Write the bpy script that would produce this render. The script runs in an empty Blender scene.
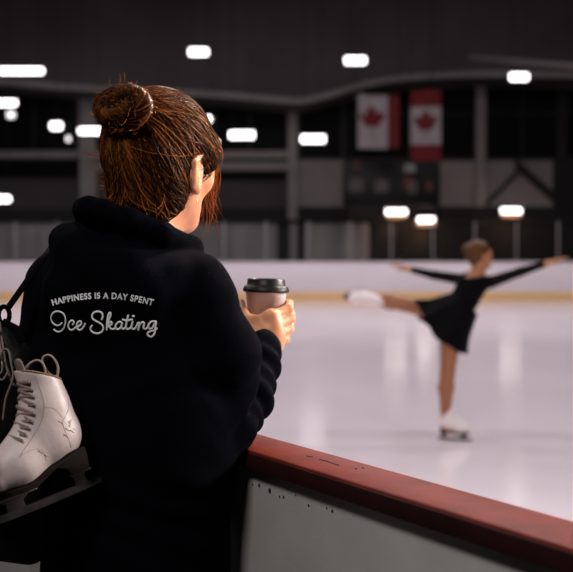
import bpy, bmesh, math, random
import numpy as np
from mathutils import Vector, Matrix
from mathutils.bvhtree import BVHTree

random.seed(7)
rng = np.random.default_rng(7)
SC = bpy.context.scene
COL = SC.collection

# ------------------------------------------------------------------ camera
F = 1130.0                       # focal length in pixels of the 573 wide frame
CAM = np.array([0.0, 0.0, 1.41])
TILT = math.atan(34.0 / F)       # the camera looks very slightly down

def P(px, py, Y):
    """The point at distance Y that stands at a given place of the photograph."""
    a, b = (px - 286.5) / F, (286.0 - py) / F
    d = np.array([a, math.cos(TILT) + b * math.sin(TILT), -math.sin(TILT) + b * math.cos(TILT)])
    return CAM + d * (Y / d[1])

def PX(px, Y): return P(px, 252, Y)[0]
def PZ(py, Y): return P(286.5, py, Y)[2]

cam = bpy.data.cameras.new('camera')
cam.sensor_fit = 'HORIZONTAL'
cam.sensor_width = 36.0
cam.lens = F / 573.0 * 36.0
cam.dof.use_dof = True
cam.dof.focus_distance = 1.93
cam.dof.aperture_fstop = 4.6
cam.clip_start = 0.05
cam.clip_end = 300
camo = bpy.data.objects.new('camera', cam)
COL.objects.link(camo)
camo.location = CAM
camo.rotation_euler = (math.pi / 2 - TILT, 0, 0)
SC.camera = camo

# ------------------------------------------------------------------ materials
def lin(c):
    return tuple(((v / 255) / 12.92 if v / 255 <= .04045 else ((v / 255 + .055) / 1.055) ** 2.4) for v in c)

MATS = {}
def mat(name, col, rough=.5, metal=0., spec=.5, bump=0., bscale=60., vary=0., vscale=8., emit=None, estr=0.,
        trans=0., ior=1.45, coat=0., sheen=0., stretch=None, detail=4., sheencol=None, tint=None):
    if name in MATS: return MATS[name]
    m = bpy.data.materials.new(name); m.use_nodes = True
    nt = m.node_tree; b = nt.nodes['Principled BSDF']
    def s(k, v):
        if k in b.inputs: b.inputs[k].default_value = v
    s('Base Color', (*col, 1)); s('Roughness', rough); s('Metallic', metal); s('Specular IOR Level', spec)
    s('Transmission Weight', trans); s('IOR', ior); s('Coat Weight', coat); s('Sheen Weight', sheen)
    if sheen: s('Sheen Roughness', .5)
    if sheencol: s('Sheen Tint', (*sheencol, 1))
    if tint: s('Specular Tint', (*tint, 1))
    if emit: s('Emission Color', (*emit, 1)); s('Emission Strength', estr)
    if bump or vary:
        tc = nt.nodes.new('ShaderNodeTexCoord')
        mp = nt.nodes.new('ShaderNodeMapping')
        nt.links.new(tc.outputs['Object'], mp.inputs['Vector'])
        if stretch: mp.inputs['Scale'].default_value = stretch
        if vary:
            n = nt.nodes.new('ShaderNodeTexNoise'); n.inputs['Scale'].default_value = vscale; n.inputs['Detail'].default_value = detail
            nt.links.new(mp.outputs['Vector'], n.inputs['Vector'])
            r = nt.nodes.new('ShaderNodeMapRange')
            r.inputs['From Min'].default_value = .3; r.inputs['From Max'].default_value = .7
            r.inputs['To Min'].default_value = 1 - vary; r.inputs['To Max'].default_value = 1 + vary
            nt.links.new(n.outputs['Fac'], r.inputs['Value'])
            mx = nt.nodes.new('ShaderNodeMix'); mx.data_type = 'RGBA'; mx.blend_type = 'MULTIPLY'
            mx.inputs[0].default_value = 1; mx.inputs[6].default_value = (*col, 1)
            nt.links.new(r.outputs['Result'], mx.inputs[7])
            nt.links.new(mx.outputs[2], b.inputs['Base Color'])
        if bump:
            n2 = nt.nodes.new('ShaderNodeTexNoise'); n2.inputs['Scale'].default_value = bscale; n2.inputs['Detail'].default_value = 3
            nt.links.new(mp.outputs['Vector'], n2.inputs['Vector'])
            bp = nt.nodes.new('ShaderNodeBump'); bp.inputs['Strength'].default_value = bump; bp.inputs['Distance'].default_value = .01
            nt.links.new(n2.outputs['Fac'], bp.inputs['Height'])
            nt.links.new(bp.outputs['Normal'], b.inputs['Normal'])
    MATS[name] = m
    return m

# ------------------------------------------------------------------ objects
def link(o, parent=None):
    COL.objects.link(o)
    if parent is not None: o.parent = parent; o.matrix_parent_inverse = parent.matrix_world.inverted()
    return o

def thing(name, label, cat, loc=(0, 0, 0), group=None):
    o = bpy.data.objects.new(name, None); COL.objects.link(o)
    o.location = loc; o.empty_display_size = .05
    o['label'] = label; o['category'] = cat
    if group: o['group'] = group
    bpy.context.view_layer.update()
    return o

def tag(o, label, cat, group=None):
    o['label'] = label; o['category'] = cat
    if group: o['group'] = group
    return o

def mesh_obj(name, verts, faces, m, parent=None, smooth=True):
    """verts are world coordinates, whatever the parent."""
    me = bpy.data.meshes.new(name)
    verts = np.asarray(verts, dtype=np.float64)
    up = parent
    while up is not None: verts = verts - np.array(up.location); up = up.parent
    if isinstance(faces, np.ndarray):
        nv, nf, k = len(verts), len(faces), faces.shape[1]
        me.vertices.add(nv); me.vertices.foreach_set('co', verts.astype(np.float32).ravel())
        me.loops.add(nf * k); me.loops.foreach_set('vertex_index', faces.astype(np.int32).ravel())
        me.polygons.add(nf); me.polygons.foreach_set('loop_start', np.arange(0, nf * k, k, dtype=np.int32))
        me.update(calc_edges=True); me.validate()
    else:
        me.from_pydata([tuple(v) for v in verts], [], [tuple(f) for f in faces]); me.update()
    if smooth: me.polygons.foreach_set('use_smooth', np.ones(len(me.polygons), dtype=bool))
    if m: me.materials.append(m)
    o = bpy.data.objects.new(name, me)
    COL.objects.link(o)
    if parent is not None: o.parent = parent
    return o

def structure(o):
    o['kind'] = 'structure'; return o

class MB:
    """Collects simple solids into one mesh."""
    def __init__(s): s.v = []; s.f = []
    def add(s, v, f):
        n = len(s.v); s.v += [tuple(x) for x in v]; s.f += [tuple(i + n for i in q) for q in f]; return s
    def box(s, x0, x1, y0, y1, z0, z1, M=None):
        v = [np.array((x, y, z)) for x in (x0, x1) for y in (y0, y1) for z in (z0, z1)]
        if M is not None: v = [M(p) for p in v]
        return s.add(v, [(0, 1, 3, 2), (4, 6, 7, 5), (0, 4, 5, 1), (2, 3, 7, 6), (0, 2, 6, 4), (1, 5, 7, 3)])
    def prism(s, poly, w0, w1, M):
        """poly of (a, b); extruded from w0 to w1; M(a, w, b) -> world."""
        n = len(poly)
        v = [M(np.array((a, w0, b))) for a, b in poly] + [M(np.array((a, w1, b))) for a, b in poly]
        f = [tuple(range(n)), tuple(range(2 * n - 1, n - 1, -1))]
        f += [(i, i + n, (i + 1) % n + n, (i + 1) % n) for i in range(n)]
        return s.add(v, f)
    def tube(s, pts, r, n=8, flat=None, ref=None):
        v, f = tube(pts, r, n, flat, ref); return s.add(v, f)
    def lathe(s, prof, c, n=48, axis=None):
        """prof of (radius, height) about a z axis at c."""
        v = []; f = []
        A = np.eye(3) if axis is None else axis
        for r, h in prof:
            for i in range(n):
                a = 2 * math.pi * i / n
                v.append(np.array(c) + A @ np.array((r * math.cos(a), r * math.sin(a), h)))
        for j in range(len(prof) - 1):
            for i in range(n):
                f.append((j * n + i, j * n + (i + 1) % n, (j + 1) * n + (i + 1) % n, (j + 1) * n + i))
        return s.add(v, f)
    def build(s, name, m, parent=None, smooth=False, bevel=0., seg=2):
        o = mesh_obj(name, s.v, s.f, m, parent, smooth)
        bm = bmesh.new(); bm.from_mesh(o.data)
        bmesh.ops.recalc_face_normals(bm, faces=bm.faces)
        if bevel:
            es = [e for e in bm.edges if len(e.link_faces) == 2 and e.calc_face_angle(0) > .5]
            bmesh.ops.bevel(bm, geom=es, offset=bevel, segments=seg, affect='EDGES', profile=.5)
        bm.to_mesh(o.data); bm.free()
        if bevel: o.data.polygons.foreach_set('use_smooth', np.ones(len(o.data.polygons), dtype=bool)); o.data.set_sharp_from_angle(angle=math.radians(50))
        return o

def spline(pts, n=8, closed=False):
    """Catmull-Rom through pts."""
    p = np.asarray(pts, float); out = []
    N = len(p)
    for i in range(N if closed else N - 1):
        if closed: a, b, c, d = p[(i - 1) % N], p[i], p[(i + 1) % N], p[(i + 2) % N]
        else: a, b, c, d = p[max(i - 1, 0)], p[i], p[i + 1], p[min(i + 2, N - 1)]
        for t in np.arange(n) / n:
            out.append(.5 * (2 * b + (c - a) * t + (2 * a - 5 * b + 4 * c - d) * t * t + (3 * b - a - 3 * c + d) * t ** 3))
    if not closed: out.append(p[-1])
    return np.array(out)

def frames(p, ref=None):
    T = np.gradient(p, axis=0); T /= np.linalg.norm(T, axis=1, keepdims=True) + 1e-12
    u = np.array(ref if ref is not None else ((0, 0, 1) if abs(T[0][2]) < .9 else (0, 1, 0)), float)
    U = []; 
    for t in T:
        u = (np.array(ref, float) if ref is not None else u); u = u - t * u.dot(t); u = u / (np.linalg.norm(u) + 1e-12); U.append(u)
    U = np.array(U); return T, U, np.cross(T, U)

def tube(pts, r, n=8, flat=None, ref=None, caps=True):
    """flat = (half size along U, half size along V) for a ribbon."""
    p = np.asarray(pts, float); T, U, V = frames(p, ref)
    r = np.broadcast_to(np.asarray(r, float), (len(p),)) if flat is None else np.ones(len(p))
    fu, fv = (1, 1) if flat is None else flat
    a = np.arange(n) * 2 * math.pi / n
    ca, sa = np.cos(a), np.sin(a)
    if flat is not None:   # squarish ribbon
        ca = np.sign(ca) * np.abs(ca) ** .5; sa = np.sign(sa) * np.abs(sa) ** .5
    v = p[:, None] + r[:, None, None] * (U[:, None] * (ca * fu)[None, :, None] + V[:, None] * (sa * fv)[None, :, None])
    v = v.reshape(-1, 3); f = []
    for j in range(len(p) - 1):
        for i in range(n):
            f.append((j * n + i, j * n + (i + 1) % n, (j + 1) * n + (i + 1) % n, (j + 1) * n + i))
    if caps:
        f.append(tuple(range(n - 1, -1, -1))); f.append(tuple((len(p) - 1) * n + i for i in range(n)))
    return list(v), f

# ------------------------------------------------------------------ signed distance modelling
def nrm(v): v = np.asarray(v, float); return v / np.linalg.norm(v)

def cone(a, b, ra, rb=None, k=.02):
    a = np.asarray(a, float); b = np.asarray(b, float); rb = ra if rb is None else rb
    ba = b - a; L = max(ba.dot(ba), 1e-12)
    def f(p):
        q = p - a; t = np.clip(q @ ba / L, 0, 1)
        return np.linalg.norm(q - t[..., None] * ba, axis=-1) - (ra + (rb - ra) * t)
    return f, k

def ball(c, r, k=.02): return cone(c, np.asarray(c, float) + (0, 0, 1e-6), r, r, k)

def ell(c, r, R=None, k=.02):
    """R rows = local axes in the world."""
    c = np.asarray(c, float); r = np.asarray(r, float); R = np.eye(3) if R is None else np.asarray(R, float)
    def f(p):
        q = (p - c) @ R.T
        k0 = np.linalg.norm(q / r, axis=-1); k1 = np.linalg.norm(q / (r * r), axis=-1) + 1e-9
        return k0 * (k0 - 1) / k1
    return f, k

def econe(a, b, ra, rb, O, R, s, k=.02):
    """A cone between a and b given in the frame (O, R rows), squashed by s = (sx, sy, sz)."""
    O = np.asarray(O, float); R = np.asarray(R, float); s = np.asarray(s, float)
    g, _ = cone(np.asarray(a, float) / s, np.asarray(b, float) / s, ra, rb)
    def f(p): return g(((p - O) @ R.T) / s) * s.min()
    return f, k

def rbox(c, h, r, R=None, k=.01):
    c = np.asarray(c, float); h = np.asarray(h, float); R = np.eye(3) if R is None else np.asarray(R, float)
    def f(p):
        q = np.abs((p - c) @ R.T) - (h - r)
        return np.linalg.norm(np.maximum(q, 0), axis=-1) + np.minimum(q.max(axis=-1), 0) - r
    return f, k

def smin(a, b, k):
    h = np.maximum(k - np.abs(a - b), 0) / k
    return np.minimum(a, b) - h * h * k * .25

def field(prims, subs=(), warp=None):
    def f(p):
        d = None
        for g, k in prims: d = g(p) if d is None else smin(d, g(p), k)
        if warp is not None: d = d + warp(p)
        for g, k in subs: d = -smin(-d, g(p), k)
        return d
    return f

def mesh_sdf(prims, h, subs=(), warp=None, pad=.03, n=14, lo=None, hi=None, relax=2, wamp=.01):
    """Surface nets of a blend of shapes on a sparse grid with cell h."""
    if lo is None: raise ValueError('bounds')
    lo = np.asarray(lo, float) - pad; hi = np.asarray(hi, float) + pad
    nb = np.ceil((hi - lo) / (h * n)).astype(int)
    B = np.stack(np.meshgrid(*[np.arange(k) for k in nb], indexing='ij'), -1).reshape(-1, 3)
    ctr = lo + (B + .5) * n * h
    Rb = h * n * .5 * math.sqrt(3) * 1.05
    D = np.stack([g(ctr) for g, _ in prims])
    dm = D.min(0)
    act = np.where(dm < Rb + max(k for _, k in prims) + wamp)[0]
    g0 = np.stack(np.meshgrid(*[np.arange(n + 1)] * 3, indexing='ij'), -1)
    N = (nb * n + 4).astype(np.int64)
    key = lambda ijk: (ijk[..., 0] * N[1] + ijk[..., 1]) * N[2] + ijk[..., 2]
    KV, VV, QQ = [], [], []
    corners = np.array([(x, y, z) for x in (0, 1) for y in (0, 1) for z in (0, 1)])
    ce = [(a, b) for a in range(8) for b in range(a + 1, 8) if np.abs(corners[a] - corners[b]).sum() == 1]
    for bi in act:
        use = [j for j in range(len(prims)) if D[j, bi] < max(dm[bi], -Rb) + 2 * Rb + prims[j][1]]
        base = B[bi] * n
        pts = lo + (base + g0) * h
        val = field([prims[j] for j in use], subs, warp)(pts.reshape(-1, 3)).reshape(n + 1, n + 1, n + 1)
        ins = val < 0
        if ins.all() or not ins.any(): continue
        cs = np.stack([ins[x:n + x, y:n + y, z:n + z] for x, y, z in corners], -1)
        m = cs.any(-1) & ~cs.all(-1)
        ii = np.argwhere(m)
        cv = np.stack([val[ii[:, 0] + x, ii[:, 1] + y, ii[:, 2] + z] for x, y, z in corners], -1)
        acc = np.zeros((len(ii), 3)); cnt = np.zeros(len(ii))
        for a, b in ce:
            va, vb = cv[:, a], cv[:, b]; x = (va < 0) != (vb < 0)
            t = np.where(x, va / np.where(x, va - vb, 1), 0)
            acc += np.where(x[:, None], corners[a] + t[:, None] * (corners[b] - corners[a]), 0); cnt += x
        KV.append(key(ii + base + 1)); VV.append(lo + (ii + base + acc / cnt[:, None]) * h)
        for ax in range(3):
            sl = [slice(0, n)] * 3; sh = [slice(0, n)] * 3; sh[ax] = slice(1, n + 1)
            A, C = ins[tuple(sl)], ins[tuple(sh)]
            e = np.argwhere(A != C)
            if not len(e): continue
            up = A[e[:, 0], e[:, 1], e[:, 2]]
            e = e + base + 1
            o1, o2 = np.zeros(3, int), np.zeros(3, int); o1[(ax + 1) % 3] = 1; o2[(ax + 2) % 3] = 1
            q = np.stack([key(e - o1 - o2), key(e - o2), key(e), key(e - o1)], -1)
            q[~up] = q[~up][:, ::-1]
            QQ.append(q)
    K = np.concatenate(KV); V = np.concatenate(VV); Q = np.concatenate(QQ)
    K, idx = np.unique(K, return_index=True); V = V[idx]
    pos = np.searchsorted(K, Q); pos = np.clip(pos, 0, len(K) - 1)
    ok = (K[pos] == Q).all(1); Q = pos[ok]
    for _ in range(relax):
        S = np.zeros_like(V); c = np.zeros(len(V))
        for a, b in ((0, 1), (1, 2), (2, 3), (3, 0)):
            for s_, d_ in ((a, b), (b, a)):
                np.add.at(S, Q[:, s_], V[Q[:, d_]]); np.add.at(c, Q[:, s_], 1)
        V = V + .5 * (S / np.maximum(c, 1)[:, None] - V)
    return V, Q

def grad(f, p, e=1e-3):
    g = np.stack([f(p + d) - f(p - d) for d in np.eye(3) * e], -1)
    return g / (np.linalg.norm(g, axis=-1, keepdims=True) + 1e-9)

def onto(f, p, off=0., it=5):
    p = np.array(p, float)
    sh = p.shape; p = p.reshape(-1, 3)
    off = np.broadcast_to(np.asarray(off, float), sh[:-1]).reshape(-1)
    for _ in range(it): p = p - grad(f, p) * (f(p) - off)[:, None]
    return p.reshape(sh)

def biggest(V, Q):
    lab = np.arange(len(V))
    while True:
        mn = lab[Q].min(1); new = lab.copy()
        for c in range(4): np.minimum.at(new, Q[:, c], mn)
        new = new[new]
        if (new == lab).all(): break
        lab = new
    top = np.bincount(lab).argmax(); keep = lab == top
    idx = np.cumsum(keep) - 1
    return V[keep], idx[Q[keep[Q[:, 0]]]]

def sdf_obj(name, prims, h, m, parent, lo, hi, **kw):
    V, Q = mesh_sdf(prims, h, lo=lo, hi=hi, **kw)
    V, Q = biggest(V, Q)
    return mesh_obj(name, V, Q, m, parent)

def yawframe(deg):
    """rows: right, forward, up; a figure facing deg clockwise from the view direction."""
    a = math.radians(deg)
    return np.array([(math.cos(a), -math.sin(a), 0), (math.sin(a), math.cos(a), 0), (0, 0, 1)])

def strands_mesh(paths, radii, sides=3):
    """paths (n, m, 3) -> one mesh of thin tapering tubes; returns verts, quads, strand index per vertex."""
    n, m, _ = paths.shape
    T = np.gradient(paths, axis=1); T /= np.linalg.norm(T, axis=2, keepdims=True) + 1e-12
    ref = np.array((.31, .2, .93)); U = np.cross(T, ref); U /= np.linalg.norm(U, axis=2, keepdims=True) + 1e-12
    V = np.cross(T, U)
    a = np.arange(sides) * 2 * math.pi / sides
    R = radii if radii.ndim == 2 else np.repeat(radii[:, None], m, 1)
    v = paths[:, :, None] + R[:, :, None, None] * (U[:, :, None] * np.cos(a)[None, None, :, None] + V[:, :, None] * np.sin(a)[None, None, :, None])
    i = np.arange(n)[:, None, None]; j = np.arange(m - 1)[None, :, None]; s = np.arange(sides)[None, None, :]
    b = (i * m + j) * sides
    q = np.stack([b + s, b + (s + 1) % sides, b + sides + (s + 1) % sides, b + sides + s], -1).reshape(-1, 4)
    return v.reshape(-1, 3), q, np.repeat(np.arange(n), m * sides)
# ================================================================== the arena
M_ICE = mat('ice', (.80, .715, .765), rough=.13, spec=.30, bump=.04, bscale=1.6, vary=.07, vscale=.55, ior=1.31, detail=6, stretch=(1, .45, 1))
M_RUB = mat('rubber', (.02, .02, .022), rough=.85, vary=.3, vscale=40)
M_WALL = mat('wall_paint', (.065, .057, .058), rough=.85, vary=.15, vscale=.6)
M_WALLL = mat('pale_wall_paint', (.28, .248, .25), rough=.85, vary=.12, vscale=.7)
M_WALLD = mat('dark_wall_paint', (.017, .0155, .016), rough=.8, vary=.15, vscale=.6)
M_CEIL = mat('ceiling_paint', (.095, .086, .087), rough=.9, vary=.2, vscale=.35)
M_STEEL = mat('grey_steel', (.29, .258, .258), rough=.6, metal=0, vary=.1, vscale=2)
M_GLASSD = mat('dark_window', (.0015, .0015, .002), rough=.5, spec=.1)
M_BLACK = mat('black_metal', (.006, .006, .007), rough=.5)
M_BOARD = mat('white_boards', (.80, .725, .765), rough=.45, vary=.04, vscale=.6)
M_KICK = mat('yellow_plastic', (.78, .50, .22), rough=.45, vary=.06, vscale=1)
M_GLASS = mat('rink_glass', (.93, .95, .95), rough=.02, trans=1., ior=1.02, spec=.12)
M_ALU = mat('aluminium', (.30, .29, .29), rough=.4, metal=.6)
M_GREYP = mat('grey_partition', (.33, .30, .303), rough=.7, vary=.25, vscale=1.1, stretch=(1, 1, .12))

NB = np.array((-.0768, 1.950)); DB = np.array((-.519, .855)); DB = DB / np.linalg.norm(DB); WB = np.array((DB[1], -DB[0]))
def BD(p):
    """(along, across towards the ice, up) of the near boards -> world"""
    q = NB + DB * p[0] + WB * p[1]
    return np.array((q[0], q[1], p[2]))

def b2(t, w): q = NB + DB * t + WB * w; return (q[0], q[1])

# ice sheet and the rubber floor of the spectators' side
def slab(name, poly, z0, z1, m):
    mb = MB(); n = len(poly)
    mb.add([(x, y, z0) for x, y in poly] + [(x, y, z1) for x, y in poly],
           [tuple(range(n - 1, -1, -1)), tuple(range(n, 2 * n))] + [(i, (i + 1) % n, (i + 1) % n + n, i + n) for i in range(n)])
    return structure(mb.build(name, m))
T0, T1 = -7.8, 26.5
slab('floor_ice', [b2(T0, .05), (22, b2(T0, .05)[1]), (22, 33.0), (b2(T1, .05)[0], 33.0), b2(T1, .05)], -.12, 0.0, M_ICE)
slab('floor_rubber', [b2(T0, .05), b2(T1, .05), (-24, b2(T1, .05)[1]), (-24, -7), (b2(T0, 0)[0], -7)], -.12, 0.0, M_RUB)
slab('floor_concourse', [(-24, 33.0), (24, 33.0), (24, 50), (-24, 50)], -.12, 0.0, M_RUB)

def st_box(name, x0, x1, y0, y1, z0, z1, m, bevel=0):
    return structure(MB().box(x0, x1, y0, y1, z0, z1).build(name, m, bevel=bevel))

YW = 48.0
st_box('wall_back', -24, 24, YW, YW + .3, 0, 13, M_WALL)
st_box('wall_left', -24.3, -24, -7, YW + .3, 0, 13, M_WALLD)
st_box('wall_right', 24, 24.3, -7, YW + .3, 0, 13, M_WALLD)
st_box('wall_front', -24, 24, -7.3, -7, 0, 13, M_WALLD)
st_box('ceiling', -24.3, 24.3, -7.3, YW + .3, 13, 13.3, M_CEIL)

def pane(name, x0, x1, y0, y1, Y, d, m):
    return st_box(name, PX(x0, Y), PX(x1, Y), Y, Y + d, PZ(y1, Y), PZ(y0, Y), m)

wn = [0]; tn = [0]
def window(x0, x1, y0, y1, mull=(), bars=(), frame=True):
    """dark glazing set in the back wall with a thin frame"""
    wn[0] += 1; Y = YW - .06
    w = pane('window_%d' % wn[0], x0, x1, y0, y1, Y, .05, M_GLASSD)
    mb = MB(); X0, X1, Z0, Z1 = PX(x0, Y), PX(x1, Y), PZ(y1, Y), PZ(y0, Y); t = .05
    for a in (X0, X1): mb.box(a - t, a + t, Y - .05, Y + .06, Z0 - t, Z1 + t)
    for a in (Z0, Z1): mb.box(X0 - t, X1 + t, Y - .05, Y + .06, a - t, a + t)
    for x in mull: mb.box(PX(x, Y) - t, PX(x, Y) + t, Y - .04, Y + .05, Z0, Z1)
    for y in bars: mb.box(X0, X1, Y - .04, Y + .05, PZ(y, Y) - t, PZ(y, Y) + t)
    f = mb.build('window_frame', M_WALLD, w); f.location = (0, 0, 0)
    return w
def trim(x0, x1, y0, y1, Y, d, m):
    tn[0] += 1
    return pane('trim_%d' % tn[0], x0, x1, y0, y1, Y, d, m)

window(-60, 76, 92, 151, mull=(-10, 35))
window(-60, 90, 160, 178)
window(214, 287, 104, 161, mull=(250,))
window(212, 287, 171, 192)
window(99, 212, 104, 161, mull=(155,))
window(300, 341, 98, 158)
window(345, 475, 70, 158, bars=(114,), mull=(409,))
window(487, 556, 62, 158, bars=(114,), mull=(522,))
window(566, 640, 62, 158, bars=(114,))
# columns and horizontal beams of the back wall
for x0, x1, y0 in ((80, 96, 40), (288, 297, 40), (476, 485, 30)):
    trim(x0, x1, y0, 262, YW - .55, .5, M_STEEL)
trim(-60, 288, 151, 158, YW - .35, .35, M_STEEL)
trim(96, 288, 162, 170, YW - .30, .3, M_STEEL)
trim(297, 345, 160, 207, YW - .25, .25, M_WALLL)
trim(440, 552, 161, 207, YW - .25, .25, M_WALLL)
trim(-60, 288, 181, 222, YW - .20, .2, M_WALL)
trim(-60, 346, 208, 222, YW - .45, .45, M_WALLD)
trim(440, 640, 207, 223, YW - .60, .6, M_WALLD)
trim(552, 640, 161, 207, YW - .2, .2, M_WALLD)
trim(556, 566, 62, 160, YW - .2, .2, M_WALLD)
# slanting stair beam at the right
def slant(x0, y0, x1, y1, t, Y, m):
    tn[0] += 1
    p = [(PX(x0, Y), PZ(y0, Y)), (PX(x1, Y), PZ(y1, Y)), (PX(x1, Y), PZ(y1 + t, Y)), (PX(x0, Y), PZ(y0 + t, Y))]
    structure(MB().prism(p, Y, Y + .2, lambda q: np.array((q[0], q[1], q[2]))).build('trim_%d' % tn[0], m))
slant(515, 158, 562, 200, 10, YW - .5, M_WALLD)
slant(519, 168, 480, 208, 5, YW - .45, M_WALLD)

# the roof's arched soffit in front of the back wall
YS = 45.0
cont = [(-700, 70), (-60, 84), (60, 90), (130, 94), (215, 98), (288, 104), (305, 104), (330, 98), (360, 89), (395, 82.5), (440, 79), (500, 77.5), (573, 79), (640, 82), (1200, 112)]
cs = spline([(PX(x, YS), 0, PZ(y, YS)) for x, y in cont], 6)
poly = [(p[0], p[2]) for p in cs] + [(cs[-1][0], 12.98), (cs[0][0], 12.98)]
mb = MB()
n = len(cs)
top = [(p[0], 12.98) for p in cs]
for Yq in (YS, YW - .02):
    mb.v += [(p[0], Yq, p[2]) for p in cs] + [(p[0], Yq, 12.98) for p in cs]
for i in range(n - 1):
    mb.f += [(i, i + 1, n + i + 1, n + i), (2 * n + i + 1, 2 * n + i, 3 * n + i, 3 * n + i + 1), (i, 2 * n + i, 2 * n + i + 1, i + 1)]
structure(mb.build('ceiling_arch', M_CEIL))
mb = MB()                                       # pale flange along the arch's lower edge
for i in range(n - 1):
    a, b = cs[i], cs[i + 1]
    mb.box(0, 1, 0, 1, 0, 1, M=lambda q: np.array((a[0] + (b[0] - a[0]) * q[0], YS - .15 + .15 * q[1], (a[2] + (b[2] - a[2]) * q[0]) + .02 + .22 * q[2])))
structure(mb.build('trim_arch', M_STEEL))
# roof trusses crossing the hall
for k, Y in enumerate((14.0, 24.0, 34.0, 41.0)):
    mb = MB()
    mb.box(-24, 24, Y - .12, Y + .12, 12.7, 12.98)
    structure(mb.build('trim_truss_%d' % (k + 1), M_STEEL))
# pale rail of the ceiling at the upper right
tn[0] += 1
structure(MB().tube([P(470, 57, 42), P(573, 66, 40), P(700, 80, 38)], .10).build('trim_%d' % tn[0], M_STEEL, smooth=True))

# lower concourse wall behind the boards: grey partitions with dark doorways between
dn = [0]
YC = 46.2
mbk = []
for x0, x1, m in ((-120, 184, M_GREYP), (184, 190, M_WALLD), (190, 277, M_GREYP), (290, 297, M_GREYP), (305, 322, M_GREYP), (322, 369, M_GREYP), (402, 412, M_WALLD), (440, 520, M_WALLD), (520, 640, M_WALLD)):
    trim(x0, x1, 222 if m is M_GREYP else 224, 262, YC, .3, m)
    if m is M_GREYP:
        x = x0 + 5
        while x < x1 - 3:
            trim(x, x + 1.6, 223, 262, YC - .06, .06, M_ALU); x += 13 + (x * 7.3) % 9
for x0, x1 in ((277, 290), (297, 305), (369, 402), (412, 440)):
    dn[0] += 1
    d = pane('door_%d' % dn[0], x0, x1, 223, 262, YC + .25, .05, M_BLACK)
    mb = MB(); X = PX(x1 - 1.5, YC)
    mb.tube([(X, YC + .2, 1.0), (X, YC + .2, 1.25)], .02)
    mb.build('door_handle', M_ALU, d)
trim(-120, 640, 219, 223, YC - .1, .5, M_WALLD)

# ------------------------------------------------------------------ far boards with kick plate, cap rail, glass
fb = thing('rink_boards', 'white boards with yellow kick plate and glass across the far side of the ice', 'rink boards', (0, 33.05, 0))
MB().box(-19, 21.9, 33.0, 33.12, .235, 1.10).build('panel', M_BOARD, fb, bevel=.01)
MB().box(-19, 21.9, 32.985, 33.12, 0.0, .235).build('kick_plate', M_KICK, fb, bevel=.01)
MB().box(-19, 21.9, 32.97, 33.15, 1.10, 1.125).build('cap_rail', M_BOARD, fb, bevel=.008)
step = 1.22; x = -18.9; k = 0
while x < 21.8:
    MB().box(x + .03, x + step - .03, 33.05, 33.062, 1.127, 2.30).build('glass_pane', M_GLASS, fb)
    MB().box(x - .018, x + .018, 33.03, 33.085, 1.124, 2.30).build('post', M_ALU, fb)
    x += step

# ------------------------------------------------------------------ near boards that the spectator leans on
M_RED = mat('red_cap', (.105, .0110, .0048), rough=.45, spec=.14, vary=.25, vscale=14, bump=.08, bscale=35)
M_PANEL = mat('grey_white_panel', (.31, .29, .27), rough=.55, vary=.08, vscale=7, bump=.05, bscale=120)
M_DARKS = mat('dark_screw', (.012, .011, .010), rough=.5)
nb = thing('dasher_board', 'red-capped grey board that the person in the black hoodie leans on', 'rink boards', (*b2(0, .05), 0))
MB().box(-3.2, 20, 0, .102, 1.038, 1.07, M=BD).build('cap_rail', M_RED, nb, bevel=.0045, seg=3)
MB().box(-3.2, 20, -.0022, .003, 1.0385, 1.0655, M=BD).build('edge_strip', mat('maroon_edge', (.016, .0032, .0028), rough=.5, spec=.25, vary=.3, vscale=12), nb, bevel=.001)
edges = [-3.2, -1.9, -.75, .035, 1.2, 2.4, 3.6, 6, 9, 13, 20]
for a, b in zip(edges[:-1], edges[1:]):
    MB().box(a + .0015, b - .0015, .016, .07, .16, 1.0378, M=BD).build('panel', M_PANEL, nb, bevel=.002)
MB().box(-3.2, 20, .012, .085, 0, .16, M=BD).build('kick_plate', M_KICK, nb, bevel=.004)
def on_panel(px, py):
    """where the view ray meets the face of the panel, in board coordinates"""
    d = P(px, py, 1.0) - CAM
    s = (NB + WB * .016 - CAM[:2]).dot(WB) / d[:2].dot(WB)
    q = CAM + d * s
    return (q[:2] - NB).dot(DB), q[2]
for px, py, r in ((259.5, 485.5, .0026), (270, 490.5, .0036), (253, 484.5, .0016), (280, 496.5, .0018), (284, 497, .0018), (309, 505.5, .0018), (332.5, 511, .0022), (296, 495, .0012), (327, 508, .0014)):
    t, z = on_panel(px, py)
    mb = MB(); a = np.arange(14) * 2 * math.pi / 14
    ring = lambda w, rr: [BD((t + math.cos(x) * rr, w, z + math.sin(x) * rr * 1.15)) for x in a]
    mb.v = ring(.0165, r) + ring(.0148, r) + ring(.0142, r * .6)
    mb.f = [(i, (i + 1) % 14, (i + 1) % 14 + 14, i + 14) for i in range(14)] + [(i + 14, (i + 1) % 14 + 14, (i + 1) % 14 + 28, i + 28) for i in range(14)] + [tuple(range(28, 42))]
    mb.build('screw', M_DARKS, nb)
# scuffs cut into the red cap
def on_cap(px, py):
    d = P(px, py, 1.0) - CAM; s = (1.0703 - CAM[2]) / d[2]; return CAM + d * s
for pts, r in (([(319, 459.5), (326, 461), (333, 463.5), (339, 465.5)], .0011), ([(306, 456), (313, 457)], .0008), ([(355, 468.6), (357, 469.2)], .0013), ([(362, 467.8), (364, 468.4)], .0013)):
    v, f = tube(spline([on_cap(*p) for p in pts], 4), r, 6, flat=(r, .0005), ref=None)
    mb = MB(); mb.add(v, f); mb.build('scratch', M_DARKS, nb, smooth=True)

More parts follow.
